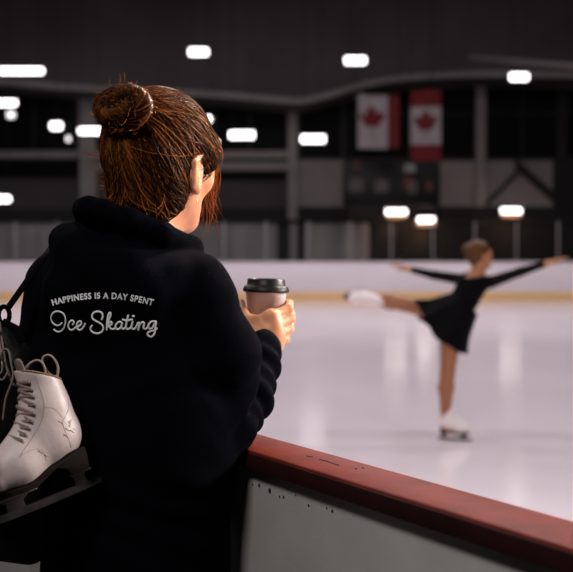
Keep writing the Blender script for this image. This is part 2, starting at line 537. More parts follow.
# ------------------------------------------------------------------ lamps
M_LAMP = mat('lamp_white', (.9, .9, .9), emit=(1, .93, .95), estr=5)
M_LAMPD = mat('lamp_dim', (.9, .9, .9), emit=(1, .93, .95), estr=1.8)
M_HALO = mat('lamp_halo', (.25, .12, .07), emit=(1, .5, .25), estr=.6)
def hall_lamp(px, py, w, h, Y, label, m=None, cat='ceiling lamp', top=12.95):
    X, Z = PX(px, Y), PZ(py, Y)
    u = Y / F
    W, H = max(w - 8, 2) * u / 2, max(h - 6, 2.8) * u / 2
    t = thing('ceiling_lamp', label, cat, (X, Y, Z), 'lamps of the ice hall')
    Hh = .05
    mb = MB(); mb.box(X - W - .04, X + W + .04, Y - .12, Y + .12, Z + H, Z + H + Hh); mb.build('housing', M_BLACK, t, bevel=.01)
    mb = MB()
    n = 10
    prof = [(H * math.cos(a), H * math.sin(a)) for a in np.linspace(0, 2 * math.pi, n, endpoint=False)]
    mb.tube([(X - W, Y, Z), (X + W, Y, Z)], H, 12); mb.build('tube_light', m or M_LAMP, t, smooth=True)
    for s in ((-.8, .8) if W > .25 else (0,)):
        MB().tube([(X + s * W, Y, Z + H + Hh), (X + s * W, Y, top)], .012, 6).build('hanger', M_BLACK, t)
    return t
HL = [(199, 52, 26, 13, 42, 'white tube lamp high above the hair bun, cut by the top of the picture'),
      (355, 60.5, 28, 13, 42, 'white tube lamp under the roof above the pale flag'),
      (518, 77, 25, 13, 42, 'white tube lamp under the arch, above the raised front hand of the skater'),
      (22, 71, 52, 12, 40, 'long white tube lamp highest at the left edge'),
      (6, 103, 30, 12, 43, 'white tube lamp second from the top at the left edge'),
      (57, 126, 18, 13, 44, 'short white lamp before the dark window left of the hair bun'),
      (91, 131, 30, 12, 44, 'white tube lamp touching the left side of the hair bun'),
      (242, 135, 32, 13, 44, 'white tube lamp just right of the head, beyond the hair of the person'),
      (313, 139, 31, 13, 44, 'white tube lamp between the head and the pale flag, beside the grey column'),
      (3, 199, 22, 12, 44.5, 'low white lamp at the left edge above the shoulder strap'),
      (209, 119, 12, 12, 44, 'small round lamp peeking past the hair at the upper forehead'),
      (216, 143, 12, 12, 44, 'small round lamp peeking past the hair at the temple')]
for px, py, w, h, Y, lb in HL: hall_lamp(px, py, w, h, Y, lb, top=12.95 if Y < 44.9 else 12.5)
hall_lamp(12, 115, 14, 12, 43.5, 'dim reflection built as a small lamp under the second lamp at the left edge', M_LAMPD)  # a reflection, built here as a dim hanging lamp
hall_lamp(69, 139, 11, 11, 44.2, 'faint small lamp under the short white lamp left of the bun', M_LAMPD)
# warm lamps low on the wall over the concourse
for px, py, w, lb in ((396, 211.5, 28, 'warm wall lamp under the scoreboard, larger of the pair'),
                      (426, 219.5, 24, 'warm wall lamp under the red and white flag, smaller of the pair'),
                      (511, 210.5, 27, 'warm wall lamp to the right above the skater’s outstretched front arm')):
    Y = 45.4; X, Z = PX(px, Y), PZ(py, Y); u = Y / F
    t = thing('wall_lamp', lb, 'wall lamp', (X, Y, Z), 'warm lamps of the concourse')
    W = (w - 8) * u / 2
    MB().tube([(X - W, Y, Z), (X + W, Y, Z)], .12, 12).build('tube_light', M_LAMP, t, smooth=True)
    MB().box(X - W - .04, X + W + .04, Y - .1, Y + .1, Z + .09, Z + .13).build('housing', M_BLACK, t, bevel=.01)
    MB().lathe([(.02, -.11), (.34, -.12), (.44, -.18), (.34, -.25), (.02, -.27)], (X, Y, Z), 24).build('glow_halo', M_HALO, t, smooth=True)  # glowing body that imitates the orange halo below the tube
    MB().box(X - .05, X + .05, Y + .1, YC + .02 if Z < 2.6 else YW - .4, Z + .1, Z + .14).build('bracket', M_BLACK, t)
    l = bpy.data.lights.new('warm_lamp_light', 'POINT'); l.energy = 14; l.color = (1, .55, .32); l.shadow_soft_size = 0
    lo_ = bpy.data.objects.new('warm_lamp_light', l); COL.objects.link(lo_); lo_.location = (X, Y - .1, Z - .62)

# ------------------------------------------------------------------ scoreboard
M_SB = mat('scoreboard_black', (.006, .0055, .006), rough=.5)
M_SD = mat('score_digit', (.05, .03, .03), emit=(.9, .75, .75), estr=.05)
M_SR = mat('score_red', (.05, .01, .01), emit=(1, .25, .2), estr=.06)
YB = 43.5
sb = thing('scoreboard', 'black scoreboard with dim digits hanging below the two flags', 'scoreboard', (PX(391, YB), YB, PZ(183, YB)))
MB().box(PX(343, YB), PX(440, YB), YB, YB + .4, PZ(205, YB), PZ(161, YB)).build('case', M_SB, sb, bevel=.03)
def seg_digit(px, py, s, m):
    X, Z = PX(px, YB), PZ(py, YB); mb = MB(); a, b, t = .13 * s, .22 * s, .03 * s
    for z in (-b, 0, b): mb.box(X - a, X + a, YB - .02, YB, Z + z - t, Z + z + t)
    for x in (-a, a): mb.box(X + x - t, X + x + t, YB - .02, YB, Z - b, Z + b)
    mb.build('digit', m, sb)
for px, py, s, m in ((353, 185, .9, M_SD), (358.5, 185, .9, M_SD), (379, 186, .9, M_SD), (384, 186, .9, M_SD), (408, 183, .9, M_SR), (412, 187, .9, M_SD), (429, 186, .7, M_SR), (357, 165, .6, M_SR)): seg_digit(px, py, s, m)
MB().box(PX(404, YB), PX(415, YB), YB - .03, YB, PZ(172, YB), PZ(164, YB)).build('display', mat('score_panel', (.1, .09, .09), emit=(.9, .8, .8), estr=.07), sb)
for x in (352, 432): MB().tube([(PX(x, YB), YB + .2, PZ(161, YB)), (PX(x, YB), YB + .2, 12.95)], .02, 6).build('hanger', M_BLACK, sb)

# ------------------------------------------------------------------ two maple leaf flags
M_FW = mat('flag_white', (.40, .35, .36), rough=.85, vary=.08, vscale=1.5)
M_FR = mat('flag_red', (.16, .012, .016), rough=.85, vary=.12, vscale=1.5)
half = [(0, 1.0), (.11, .78), (.17, .74), (.31, .82), (.25, .47), (.31, .42), (.52, .64), (.57, .52), (.60, .50), (.84, .55), (.76, .33), (.80, .26), (.90, .20), (.52, -.12), (.50, -.18), (.55, -.36), (.06, -.29), (.03, -.33), (.05, -.75)]
leaf = half + [(-x, y) for x, y in half[::-1]][0:-1]
def flag(label, bands, leafc, leafs, rot, Y, zt, zb, wave):
    """bands: list of (px0, px1, py0, py1, material, part)"""
    x0 = min(b[0] for b in bands); x1 = max(b[1] for b in bands)
    t = thing('flag', label, 'flag', (PX((x0 + x1) / 2, Y), Y, PZ(zt, Y)), 'flags under the roof arch')
    off = lambda X, Z: .06 * math.sin(X * 4.1 + wave) + .035 * math.sin(X * 7.7 + Z * 1.3)
    for a0, a1, b0, b1, m, nm in bands:
        na, nbb = 14, 14; v = []; f = []
        for s in (0, 1):
            for i in range(na + 1):
                for j in range(nbb + 1):
                    px, py = a0 + (a1 - a0) * i / na, b0 + (b1 - b0) * j / nbb
                    X, Z = PX(px, Y), PZ(py, Y)
                    v.append((X, Y + off(X, Z) + .012 * s, Z))
        K = (na + 1) * (nbb + 1); g = lambda i, j, s: s * K + i * (nbb + 1) + j
        for i in range(na):
            for j in range(nbb):
                f.append((g(i, j, 0), g(i, j + 1, 0), g(i + 1, j + 1, 0), g(i + 1, j, 0)))
                f.append((g(i, j, 1), g(i + 1, j, 1), g(i + 1, j + 1, 1), g(i, j + 1, 1)))
        for i in range(na):
            for j in (0, nbb): f.append((g(i, j, 0), g(i + 1, j, 0), g(i + 1, j, 1), g(i, j, 1)))
        for j in range(nbb):
            for i in (0, na): f.append((g(i, j, 0), g(i, j, 1), g(i, j + 1, 1), g(i, j + 1, 0)))
        mesh_obj(nm, v, f, m, t)
    X, Z = PX(leafc[0], Y), PZ(leafc[1], Y); v = []; c, s_ = math.cos(rot), math.sin(rot)
    for s in (-.018, -.004):
        for a, b in leaf:
            a, b = a * leafs[0], b * leafs[1]
            xx, zz = X + a * c - b * s_, Z + a * s_ + b * c
            v.append((xx, Y + off(xx, zz) + s, zz))
    n = len(leaf); f = [tuple(range(n)), tuple(range(2 * n - 1, n - 1, -1))] + [(i, i + n, (i + 1) % n + n, (i + 1) % n) for i in range(n)]
    o = mesh_obj('maple_leaf', v, f, M_FR, t, smooth=False)
    o['label'] = 'red maple leaf'
    rod = MB().tube([(PX(x0 - 1, Y), Y, PZ(zt, Y)), (PX(x1 + 1, Y), Y, PZ(zt, Y))], .03, 8).build('rod', M_BLACK, t, smooth=True)
    for x in (x0, x1): MB().tube([(PX(x, Y), Y, PZ(zt, Y)), (PX(x, Y), Y, 12.95)], .012, 6).build('hanger', M_BLACK, t)
YF = 41.0
flag('pale maple leaf flag hanging with its red band at the right edge', [(357.5, 387.5, 94.5, 148.5, M_FW, 'white_field'), (387.5, 398.5, 95, 148, M_FR, 'red_band')], (371.5, 121), (.54, .60), 0, YF, 94.5, 148.5, .3)
flag('red and white maple leaf flag hanging with red bands above and below', [(410.5, 440.5, 90, 106.5, M_FR, 'red_band'), (410.5, 440.5, 106.5, 144.5, M_FW, 'white_field'), (410.5, 440.5, 144.5, 161, M_FR, 'red_band')], (425, 125), (.47, .56), 0, YF, 90, 161, 1.7)
# ================================================================== the person in the hoodie
M_SKIN = mat('skin', (.60, .245, .115), rough=.48, vary=.08, vscale=30, bump=.04, bscale=400)
M_HOOD = mat('navy_fleece', (.0013, .0014, .0026), rough=.95, spec=.02, bump=.12, bscale=260, sheen=.0, sheencol=(.35, .4, .6))
M_RIB = mat('navy_rib', (.0012, .0013, .0024), rough=.9, spec=.1, bump=.4, bscale=300, stretch=(1, 1, .05), sheen=.05, sheencol=(.35, .4, .6))
M_PRINT = mat('white_print', (.84, .83, .83), rough=.8)
M_JEAN = mat('dark_denim', (.010, .011, .016), rough=.9, bump=.3, bscale=300)
M_SHOE = mat('black_shoe', (.012, .012, .013), rough=.6)
M_SOLE = mat('shoe_sole', (.55, .53, .50), rough=.7)
M_EYEW = mat('eye_white', (.8, .78, .75), rough=.15)
M_IRIS = mat('brown_iris', (.06, .03, .015), rough=.2)

CT = np.array((-.267, 1.975, 0.0)); RT = yawframe(24)
def L(x, y, z): return CT + RT[0] * x + RT[1] * y + (0, 0, z)

SHR = P(199, 289, 1.915); SHL = P(68, 288, 2.03)
ELR = P(232, 428, 1.955); WRR = P(264, 343, 2.150)
ELL = P(50, 428, 2.00); WRL = BD((.30, -.02, 1.125))
BT = .30
H0 = np.array((PX(161.5, 2.0), 2.0, 1.570)); RH = yawframe(31)
def tiltframe(R, pitch, roll=0):
    p, r = math.radians(pitch), math.radians(roll)
    A = np.array([(1, 0, 0), (0, math.cos(p), -math.sin(p)), (0, math.sin(p), math.cos(p))])   # nod forward
    B = np.array([(math.cos(r), 0, math.sin(r)), (0, 1, 0), (-math.sin(r), 0, math.cos(r))])
    return B @ A @ R
RH = tiltframe(RH, 6)
def H(x, y, z): return H0 + RH[0] * x + RH[1] * y + RH[2] * z

def head_prims(H, R, s=1.0):
    c = lambda a, b, ra, rb=None, k=.012: cone(H(*[i * s for i in a]), H(*[i * s for i in b]), ra * s, None if rb is None else rb * s, k * s)
    e = lambda a, r, k=.012: ell(H(*[i * s for i in a]), [i * s for i in r], R, k * s)
    pr = [e((0, -.012, .025), (.075, .095, .088)), e((0, .030, -.035), (.058, .060, .082), .03),
          c((0, .050, -.088), (0, .072, -.098), .030, .017, .03)]
    for m in (-1, 1):
        pr += [c((m * .050, .004, -.058), (m * .016, .068, -.096), .020, .014, .03), e((m * .043, .062, -.030), (.022, .018, .02), .02),
               e((m * .036, .078, .018), (.024, .010, .008), .014), e((m * .053, .045, .004), (.018, .034, .040), .02),
               e((m * .031, .079, -.004), (.015, .012, .010), .006),
               e((m * .080, -.006, -.021), (.009, .021, .037), .005), e((m * .080, .002, -.050), (.007, .011, .012), .006),
               c((m * .088, -.021, -.008), (m * .086, .004, .010), .0045, .004, .005), c((m * .088, -.021, -.008), (m * .085, -.014, -.042), .0045, .004, .005)]
        pr += [e((m * .011, .101, -.041), (.008, .009, .007), .006)]
    pr += [c((0, .088, .004), (0, .110, -.034), .007, .010, .012), e((0, .112, -.038), (.009, .009, .008), .008),
           e((0, .093, -.064), (.021, .009, .0055), .005), e((0, .091, -.075), (.018, .010, .0065), .005)]
    su = [ell(H(m * .091 * s, .004 * s, -.016 * s), np.array((.008, .011, .020)) * s, R, .005 * s) for m in (-1, 1)]
    su += [ell(H(0, .104 * s, -.0695 * s), np.array((.020, .006, .0012)) * s, R, .003 * s)]
    return pr, su

def finger(pts, r0, r1, k=.004):
    n = len(pts) - 1
    return [cone(pts[i], pts[i + 1], r0 + (r1 - r0) * i / n, r0 + (r1 - r0) * (i + 1) / n, k if i else .008) for i in range(n)]

def relaxed_hand(w, f, pn, side, s=1.0, curl=25, spread=6, tip=1.0):
    """wrist, finger direction, palm normal, +1 where the thumb lies along cross(f, pn)."""
    f = nrm(f); pn = nrm(np.array(pn) - f * np.dot(f, pn)); t = np.cross(f, pn) * side
    pr = []
    for i, (off, ln) in enumerate(((.030, .92), (.010, 1.0), (-.010, .95), (-.028, .78))):
        a = math.radians(spread * (1.2 - i)); d0 = f * math.cos(a) + t * math.sin(a)
        m = w + (f * (.088 - abs(i - 1) * .004) + t * off) * s
        pr.append(cone(w + t * off * .45 * s, m, .0125 * s, .0105 * s, .018 * s))
        pts = [m]; ang = math.radians(curl * .7)
        for l in (.040, .025, .021):
            d = d0 * math.cos(ang) + pn * math.sin(ang); pts.append(pts[-1] + d * l * ln * s); ang += math.radians(curl)
        pr += finger(pts, .0088 * s, .0064 * s, .004 * s)
    a = w + (f * .018 + t * .020 + pn * .006) * s; b = a + (f * .030 + t * .026 + pn * .010) * s
    c = b + (f * .030 + t * .008 + pn * .008) * s; d = c + (f * .024 - t * .002 + pn * .006) * s
    pr += [cone(w, a, .015 * s, .014 * s, .015 * s), cone(a, b, .0135 * s, .011 * s, .015 * s), cone(b, c, .0105 * s, .0095 * s, .005 * s), cone(c, d, .0095 * s, .0072 * s, .005 * s)]
    return pr

# right hand closed round the cup
CUPX, CUPY = PX(266, 2.215), 2.215
CUPT = PZ(290.5, 2.17)                  # height of the lid's flange
hand = []
HW = P(266, 346, 2.155)
mcp = [P(271.5, 316, 2.150), P(276, 325, 2.147), P(277.5, 334, 2.147), P(275.5, 342.5, 2.150)]
pip = [P(288.5, 308.5, 2.176), P(290.5, 318.5, 2.176), P(289.5, 329, 2.176), P(285.5, 339.5, 2.174)]
dip = [P(289.5, 303.5, 2.216), P(291, 314, 2.216), P(290, 324.5, 2.214), P(286.5, 336, 2.208)]
tipp = [P(281.5, 301.5, 2.256), P(282, 312, 2.255), P(281.5, 322.5, 2.253), P(279.5, 334, 2.246)]
for i in range(4):
    hand.append(cone(HW + (mcp[i] - HW) * .05, mcp[i], .0150, .0112, .020))
hand.append(cone(mcp[0], mcp[3], .0105, .0095, .014))
hand.append(cone((HW + mcp[0]) / 2, (HW + mcp[2]) / 2, .015, .015, .015))
for i in range(4):
    s_ = (1.0, 1.02, .97, .86)[i]
    hand += [cone(mcp[i], pip[i], .0101 * s_, .0088 * s_, .003), cone(pip[i], dip[i], .0086 * s_, .0076 * s_, .0025), cone(dip[i], tipp[i], .0078 * s_, .0065 * s_, .004)]
    hand += [ball(pip[i] + (0, -.001, 0), .0094 * s_, .004)]
th = [P(256, 334, 2.145), P(249, 321, 2.150), P(242, 311, 2.180), P(241.5, 302.5, 2.208)]
hand += [cone(HW, th[0], .016, .0155, .02), cone(th[0], th[1], .0150, .0118, .012), cone(th[1], th[2], .0112, .0098, .006), cone(th[2], th[3], .0098, .0074, .006),
         cone(th[1], mcp[0], .0075, .0085, .012)]

hp, hs = head_prims(H, RH)
body = list(hp)
body += [cone(H(0, -.022, -.045), L(0, .0, 1.405), .054, .056, .03), cone(L(0, 0, 1.39), L(0, 0, 1.34), .06, .08, .04),
         econe((0, 0, 1.30), (0, .01, 1.10), .140, .122, CT, RT, (1, .68, 1), .05), econe((0, .01, 1.10), (0, 0, .93), .118, .138, CT, RT, (1, .66, 1), .03),
         econe((0, 0, .93), (0, 0, .86), .140, .138, CT, RT, (1, .66, 1), .03),
         cone(L(0, 0, 1.37), SHR, .05, .044, .05), cone(L(0, 0, 1.37), SHL, .05, .046, .05),
         cone(SHR, ELR, .042, .034, .03), cone(ELR, WRR, .034, .023, .02), cone(WRR, HW, .023, .020, .02),
         cone(SHL, ELL, .042, .034, .03), cone(ELL, WRL, .034, .023, .02)]
body += hand
lf = nrm(DB[0] * np.array((1, 0, 0)) + DB[1] * np.array((0, 1, 0)) + .9 * np.array((WB[0], WB[1], 0)))
body += relaxed_hand(np.array(WRL), lf + np.array((0, 0, -.12)), (0, 0, -1), -1, 1.0, 10)
legs = []
for m in (-1, 1):
    hip, kn, an = L(m * .085, 0, .86), L(m * .085, .0, .48), L(m * .09, -.07, .09)
    legs.append((hip, kn, an))
    body += [cone(hip, kn, .082, .052, .04), cone(kn, an, .050, .034, .03), cone(an, L(m * .09, .05, .035), .034, .022, .02), ball(L(m * .09, -.09, .045), .032, .03)]

PER = thing('person', 'person in black hoodie with auburn hair bun, leaning on the board holding a cup', 'person', (CT[0], CT[1], 0))
bodylo, bodyhi = (-.62, 1.75, 0), (.06, 2.42, 1.74)
sdf_obj('body', body, .0032, M_SKIN, PER, bodylo, bodyhi, subs=hs, relax=1)
for m in (-1, 1):
    e_ = MB(); prof = [(.0105 * math.sin(a), -.0105 * math.cos(a)) for a in np.linspace(.01, math.pi - .01, 12)]
    A = np.stack([RH[0], RH[2], RH[1]], 1)
    eye = e_.lathe(prof, H(m * .031, .0815, -.003), 20, A).build('eye', M_EYEW, PER, smooth=True)
    MB().lathe([(.0055, .0096), (.004, .0105), (.0001, .0108)], H(m * .031, .0815, -.003), 16, A).build('iris', M_IRIS, eye, smooth=True)

# ---- trousers and shoes
tr = [econe((0, 0, .92), (0, 0, .84), .152, .150, CT, RT, (1, .70, 1), .02)]
for hip, kn, an in legs: tr += [cone(hip, kn, .088, .066, .02), cone(kn, an + (0, 0, .02), .064, .054, .03)]
sdf_obj('trousers', tr, .008, M_JEAN, PER, (-.55, 1.75, .05), (0, 2.25, 1.05))
for m in (-1, 1):
    sh = [cone(L(m * .09, -.095, .052), L(m * .09, .055, .040), .042, .036, .03), cone(L(m * .09, -.075, .07), L(m * .09, -.072, .11), .045, .045, .03)]
    so = sdf_obj('shoe', sh, .006, M_SHOE, PER, L(m * .09, -.15, 0) - .12, L(m * .09, .06, .1) + .12, subs=[(lambda p: p[..., 2] - .018, .003)])
    mbs = MB()
    ol = [(.042 * math.cos(a) , -.02 + .115 * math.sin(a)) for a in np.linspace(0, 2 * math.pi, 28, endpoint=False)]
    mbs.v = [L(m * .09 + a, b, .001) for a, b in ol] + [L(m * .09 + a, b, .026) for a, b in ol]
    n_ = len(ol); mbs.f = [tuple(range(n_ - 1, -1, -1)), tuple(range(n_, 2 * n_))] + [(i, (i + 1) % n_, (i + 1) % n_ + n_, i + n_) for i in range(n_)]
    mbs.build('sole', M_SOLE, so)

# ---- hoodie
def sleeve_warp(p):
    """folds: slack of the right sleeve, creases of the back."""
    d = np.zeros(p.shape[:-1])
    ax = nrm(WRR - ELR); q = p - ELR; t = q @ ax
    r = np.linalg.norm(q - t[..., None] * ax, axis=-1)
    m = np.clip(1 - np.abs(r - .04) / .05, 0, 1) * np.clip((t + .03) / .05, 0, 1) * np.clip((.235 - t) / .04, 0, 1)
    a2 = q @ np.array((.4, .2, .9))
    d += m * .0045 * np.sin(t * 120 + 14 * a2 + 9 * q[..., 0])
    ax = nrm(ELR - SHR); q = p - SHR; t = q @ ax
    r = np.linalg.norm(q - t[..., None] * ax, axis=-1)
    m = np.clip(1 - np.abs(r - .05) / .05, 0, 1) * np.clip((t - .10) / .08, 0, 1) * np.clip((.31 - t) / .05, 0, 1)
    d += m * .0032 * np.sin(t * 75 - 45 * q[..., 0] + 3 * np.sin(q[..., 1] * 40))
    lx = (p - CT) @ RT[0]; ly = (p - CT) @ RT[1]; z = p[..., 2]
    m = np.clip((1.30 - z) / .12, 0, 1) * np.clip(-ly / .06, 0, 1)
    d += m * .0022 * np.sin(42 * lx + 9 * np.sin(z * 13) + 10 * z)
    m = np.clip((z - 1.30) / .04, 0, 1)
    d += m * .0016 * np.sin(80 * (z + .30 * lx) + 1.6 * np.sin(17 * lx))
    return d
hood_up = [L(.002, -.096, 1.479), L(-.030, -.091, 1.483), L(-.057, -.068, 1.481), L(-.074, .02, 1.466), L(-.062, .09, 1.435), L(0, .115, 1.405), L(.07, .09, 1.40), L(.102, .02, 1.418), L(.088, -.052, 1.443), L(.046, -.086, 1.465)]
hood_dn = [L(0, -.112, 1.385), L(-.048, -.100, 1.412), L(-.080, -.074, 1.424), L(-.106, .02, 1.405), L(-.08, .10, 1.35), L(0, .125, 1.32), L(.08, .10, 1.33), L(.108, .02, 1.352), L(.100, -.058, 1.365), L(.058, -.098, 1.372)]
ring = lambda pts, r, k: [cone(a, b, r, r, k) for a, b in zip(pts, pts[1:] + pts[:1])]
SLM = P(223, 355, 1.93); LM = P(50, 360, 2.01)
hood = [econe((0, 0, .82), (0, 0, 1.10), .178, .176, CT, RT, (1, .71, 1), .04), econe((0, 0, 1.10), (0, -.004, 1.275), .178, .160, CT, RT, (1, .72, 1), .05),
        cone(L(0, -.01, 1.355), SHR, .062, .048, .05), cone(L(0, -.01, 1.36), SHL, .062, .056, .06),
        cone(SHR, SLM, .050, .060, .03), cone(SLM, ELR + (0, 0, .006), .060, .040, .03),
        cone(ELR + (0, 0, .004), ELR + (WRR - ELR) * .35, .040, .050, .02), cone(ELR + (WRR - ELR) * .35, ELR + (WRR - ELR) * .78, .050, .043, .02),
        cone(ELR + (WRR - ELR) * .78, WRR, .043, .034, .012),
        cone(SHL, LM, .056, .058, .07), cone(LM, ELL, .060, .045, .03), cone(ELL, WRL, .044, .034, .02)]
hood_only = ring(hood_dn, .030, .03) + [ell(L(0, -.100, 1.335), (.115, .042, .070), RT, .04)] + ring(hood_up, .0185, .012)
hood_only += [cone(L(0, -.02, 1.33), L(0, -.01, 1.40), .10, .085, .03)]
allh = hood + hood_only
HOODF = field(allh, (), sleeve_warp)
hem = (lambda p: -(p[..., 2] - .80), .004)
neckhole = cone(H(0, -.022, -.03), L(0, .012, 1.40), .072, .070, .012)
hemcut = (lambda p: p[..., 2] - .80, .004)
def below(p): return p[..., 2] - .80
HD = sdf_obj('hoodie', allh, .0034, M_HOOD, PER, (-.62, 1.72, .78), (.04, 2.42, 1.52), warp=sleeve_warp, subs=[neckhole, (lambda p: below(p), .004)], relax=1)
# ribbed cuff round the wrist
cu = [cone(WRR - (WRR - ELR) * .11, WRR + (WRR - ELR) * .055, .0375, .0345, .01)]
axw = nrm(WRR - ELR)
cusub = [(lambda p: -(((p - WRR) @ axw) - .012) * -1 if False else ((WRR + axw * .012 - p) @ axw), .004)]
cusub = [(lambda p: (WRR + axw * .016 - p) @ axw, .004), cone(WRR - axw * .05, WRR + axw * .05, .029, .027, .003)]
sdf_obj('cuff', cu, .0025, M_RIB, HD, WRR - .09, WRR + .09, subs=cusub, relax=2)
hmr = [econe((0, 0, .765), (0, 0, .835), .165, .170, CT, RT, (1, .72, 1), .01)]
sdf_obj('waistband', hmr, .005, M_RIB, HD, (-.5, 1.78, .74), (-.03, 2.2, .88), subs=[((lambda p: .768 - 0 * p[..., 2] - p[..., 2]) if False else (lambda p: p[..., 2] - .770), .004), (lambda p: .830 - p[..., 2], .004)])

# ---- print across the back, laid on the cloth
dg = bpy.context.evaluated_depsgraph_get(); dg.update()
bvh = BVHTree.FromObject(HD, dg)
off_ = np.array(PER.location)
def on_back(px, py):
    d = P(px, py, 1.0) - CAM; d = d / np.linalg.norm(d)
    h_ = bvh.ray_cast(Vector(CAM - off_), Vector(d))
    if h_[0] is None: return P(px, py, 1.86), np.array((0, -1, 0))
    return np.array(h_[0]) + off_, np.array(h_[1])
def stroke_mesh(paths, r, name, parent, scale, org):
    mb = MB()
    for p in paths:
        q = spline([(a / scale + org[0] + .7, b / scale + org[1] + .5, 0) for a, b in p], 6) if len(p) > 1 else np.array([(p[0][0] / scale + org[0] - .2, p[0][1] / scale + org[1], 0), (p[0][0] / scale + org[0] + .2, p[0][1] / scale + org[1], 0)])
        hit = [on_back(x, y) for x, y, _ in q]
        c = np.array([h_[0] for h_ in hit]); 
        for _ in range(2): c[1:-1] = (c[:-2] + 2 * c[1:-1] + c[2:]) / 4
        T = np.gradient(c, axis=0); T /= np.linalg.norm(T, axis=1, keepdims=True) + 1e-9
        nn = np.mean([h_[1] for h_ in hit], axis=0); nn = nrm(nn)
        S = np.cross(T, nn); S /= np.linalg.norm(S, axis=1, keepdims=True)
        rr = r * (1.25 if len(p) == 1 else 1)
        n = 10; a = np.arange(n) * 2 * math.pi / n
        # round caps
        ts = [(-1 + .0, .05), (-.8, .6), (-.4, .92)]
        C, W, SS = [], [], []
        for t, w_ in ts: C.append(c[0] + T[0] * rr * t); W.append(w_); SS.append(S[0])
        for i in range(len(c)): C.append(c[i]); W.append(1); SS.append(S[i])
        for t, w_ in ts[::-1]: C.append(c[-1] - T[-1] * rr * t); W.append(w_); SS.append(S[-1])
        C = np.array(C); W = np.array(W)[:, None, None]; SS = np.array(SS)
        v = C[:, None] + W * rr * SS[:, None] * np.cos(a)[None, :, None] + nn * (.0009 + .0009 * np.sin(a))[None, :, None]
        v = v.reshape(-1, 3); f = []
        for j in range(len(C) - 1):
            for i in range(n): f.append((j * n + i, j * n + (i + 1) % n, (j + 1) * n + (i + 1) % n, (j + 1) * n + i))
        mb.add(v, f)
    return mb.build(name, M_PRINT, parent, smooth=True)
A_ = [[(158, 358), (140, 374), (115, 380), (85, 368), (62, 340), (55, 305), (68, 268), (100, 247), (140, 248), (175, 270), (192, 310), (192, 355), (178, 405), (150, 435), (115, 440), (85, 420)],
      [(262, 370), (273, 352), (264, 334), (243, 336), (224, 360), (220, 392), (236, 420), (264, 420), (290, 398), (322, 386), (344, 362), (336, 340), (313, 346), (300, 376), (305, 410), (328, 424), (352, 410), (372, 382), (378, 364)],
      [(538, 320), (547, 295), (540, 263), (510, 247), (470, 252), (446, 280), (450, 314), (482, 338), (522, 358), (548, 385), (550, 420), (526, 448), (485, 455), (445, 440), (428, 408), (444, 382)]]
B_ = [[(60, 420), (62, 372), (68, 312), (78, 272), (92, 257), (99, 276), (88, 310), (70, 345), (62, 376)], [(62, 384), (80, 354), (104, 346), (110, 362), (94, 378), (74, 384), (86, 394), (102, 412), (124, 414), (146, 400)],
      [(206, 358), (186, 343), (160, 356), (143, 388), (152, 413), (176, 414), (198, 390), (207, 356), (201, 396), (214, 414), (238, 400)],
      [(263, 286), (252, 332), (242, 386), (252, 413), (274, 411), (296, 388)], [(212, 324), (250, 331), (300, 324)],
      [(306, 345), (296, 390), (304, 413), (324, 411), (346, 380), (358, 352), (368, 362), (365, 396), (360, 421)], [(320, 296)],
      [(363, 396), (378, 363), (400, 346), (415, 360), (408, 392), (416, 413), (436, 408), (452, 388)],
      [(516, 345), (490, 338), (466, 355), (451, 386), (463, 410), (486, 405), (506, 376), (521, 334), (518, 400), (508, 460), (480, 487), (450, 475), (448, 449), (476, 432), (512, 424), (532, 408)]]
S_ = 572 / 60.0
b1 = stroke_mesh([[(x - 0, y) for x, y in p] for p in A_] + [[(x + 55 * S_, y) for x, y in p] for p in B_], .00165, 'script_print', HD, S_, (45, 285))
cu_ = bpy.data.curves.new('slogan', 'FONT'); cu_.body = 'HAPPINESS IS A DAY SPENT'; cu_.size = 1.0; cu_.align_x = 'CENTER'; cu_.offset = .020; cu_.space_character = 1.14
tmp = bpy.data.objects.new('slogan', cu_); COL.objects.link(tmp)
dg.update(); me_ = tmp.evaluated_get(dg).to_mesh()
tv = np.array([v.co[:] for v in me_.vertices]); tf = [tuple(p.vertices) for p in me_.polygons]
tmp.evaluated_get(dg).to_mesh_clear(); COL.objects.unlink(tmp); bpy.data.objects.remove(tmp)
wd = tv[:, 0].max() - tv[:, 0].min(); sc_x = 100.5 / wd; sc_y = 6.0 / .70
RR = 178.0; cx_, cy_ = 102.8, 298.4
ang_ = (tv[:, 0] - (tv[:, 0].max() + tv[:, 0].min()) / 2) * sc_x / RR
rad_ = RR + tv[:, 1] * sc_y
px_, py_ = cx_ + rad_ * np.sin(ang_), cy_ + RR - rad_ * np.cos(ang_)
hits = [on_back(a, b) for a, b in zip(px_, py_)]
front = np.array([h_[0] + h_[1] * .0011 for h_ in hits]); back_ = np.array([h_[0] - h_[1] * .0010 for h_ in hits])
nv = len(front); ed = {}
for p in tf:
    for a, b in zip(p, p[1:] + p[:1]): ed[(a, b)] = 1
side = [(a, b, b + nv, a + nv) for (a, b) in ed if (b, a) not in ed]
mesh_obj('slogan_print', np.concatenate([front, back_]), tf + [tuple(i + nv for i in p[::-1]) for p in tf] + side, M_PRINT, HD, smooth=False)

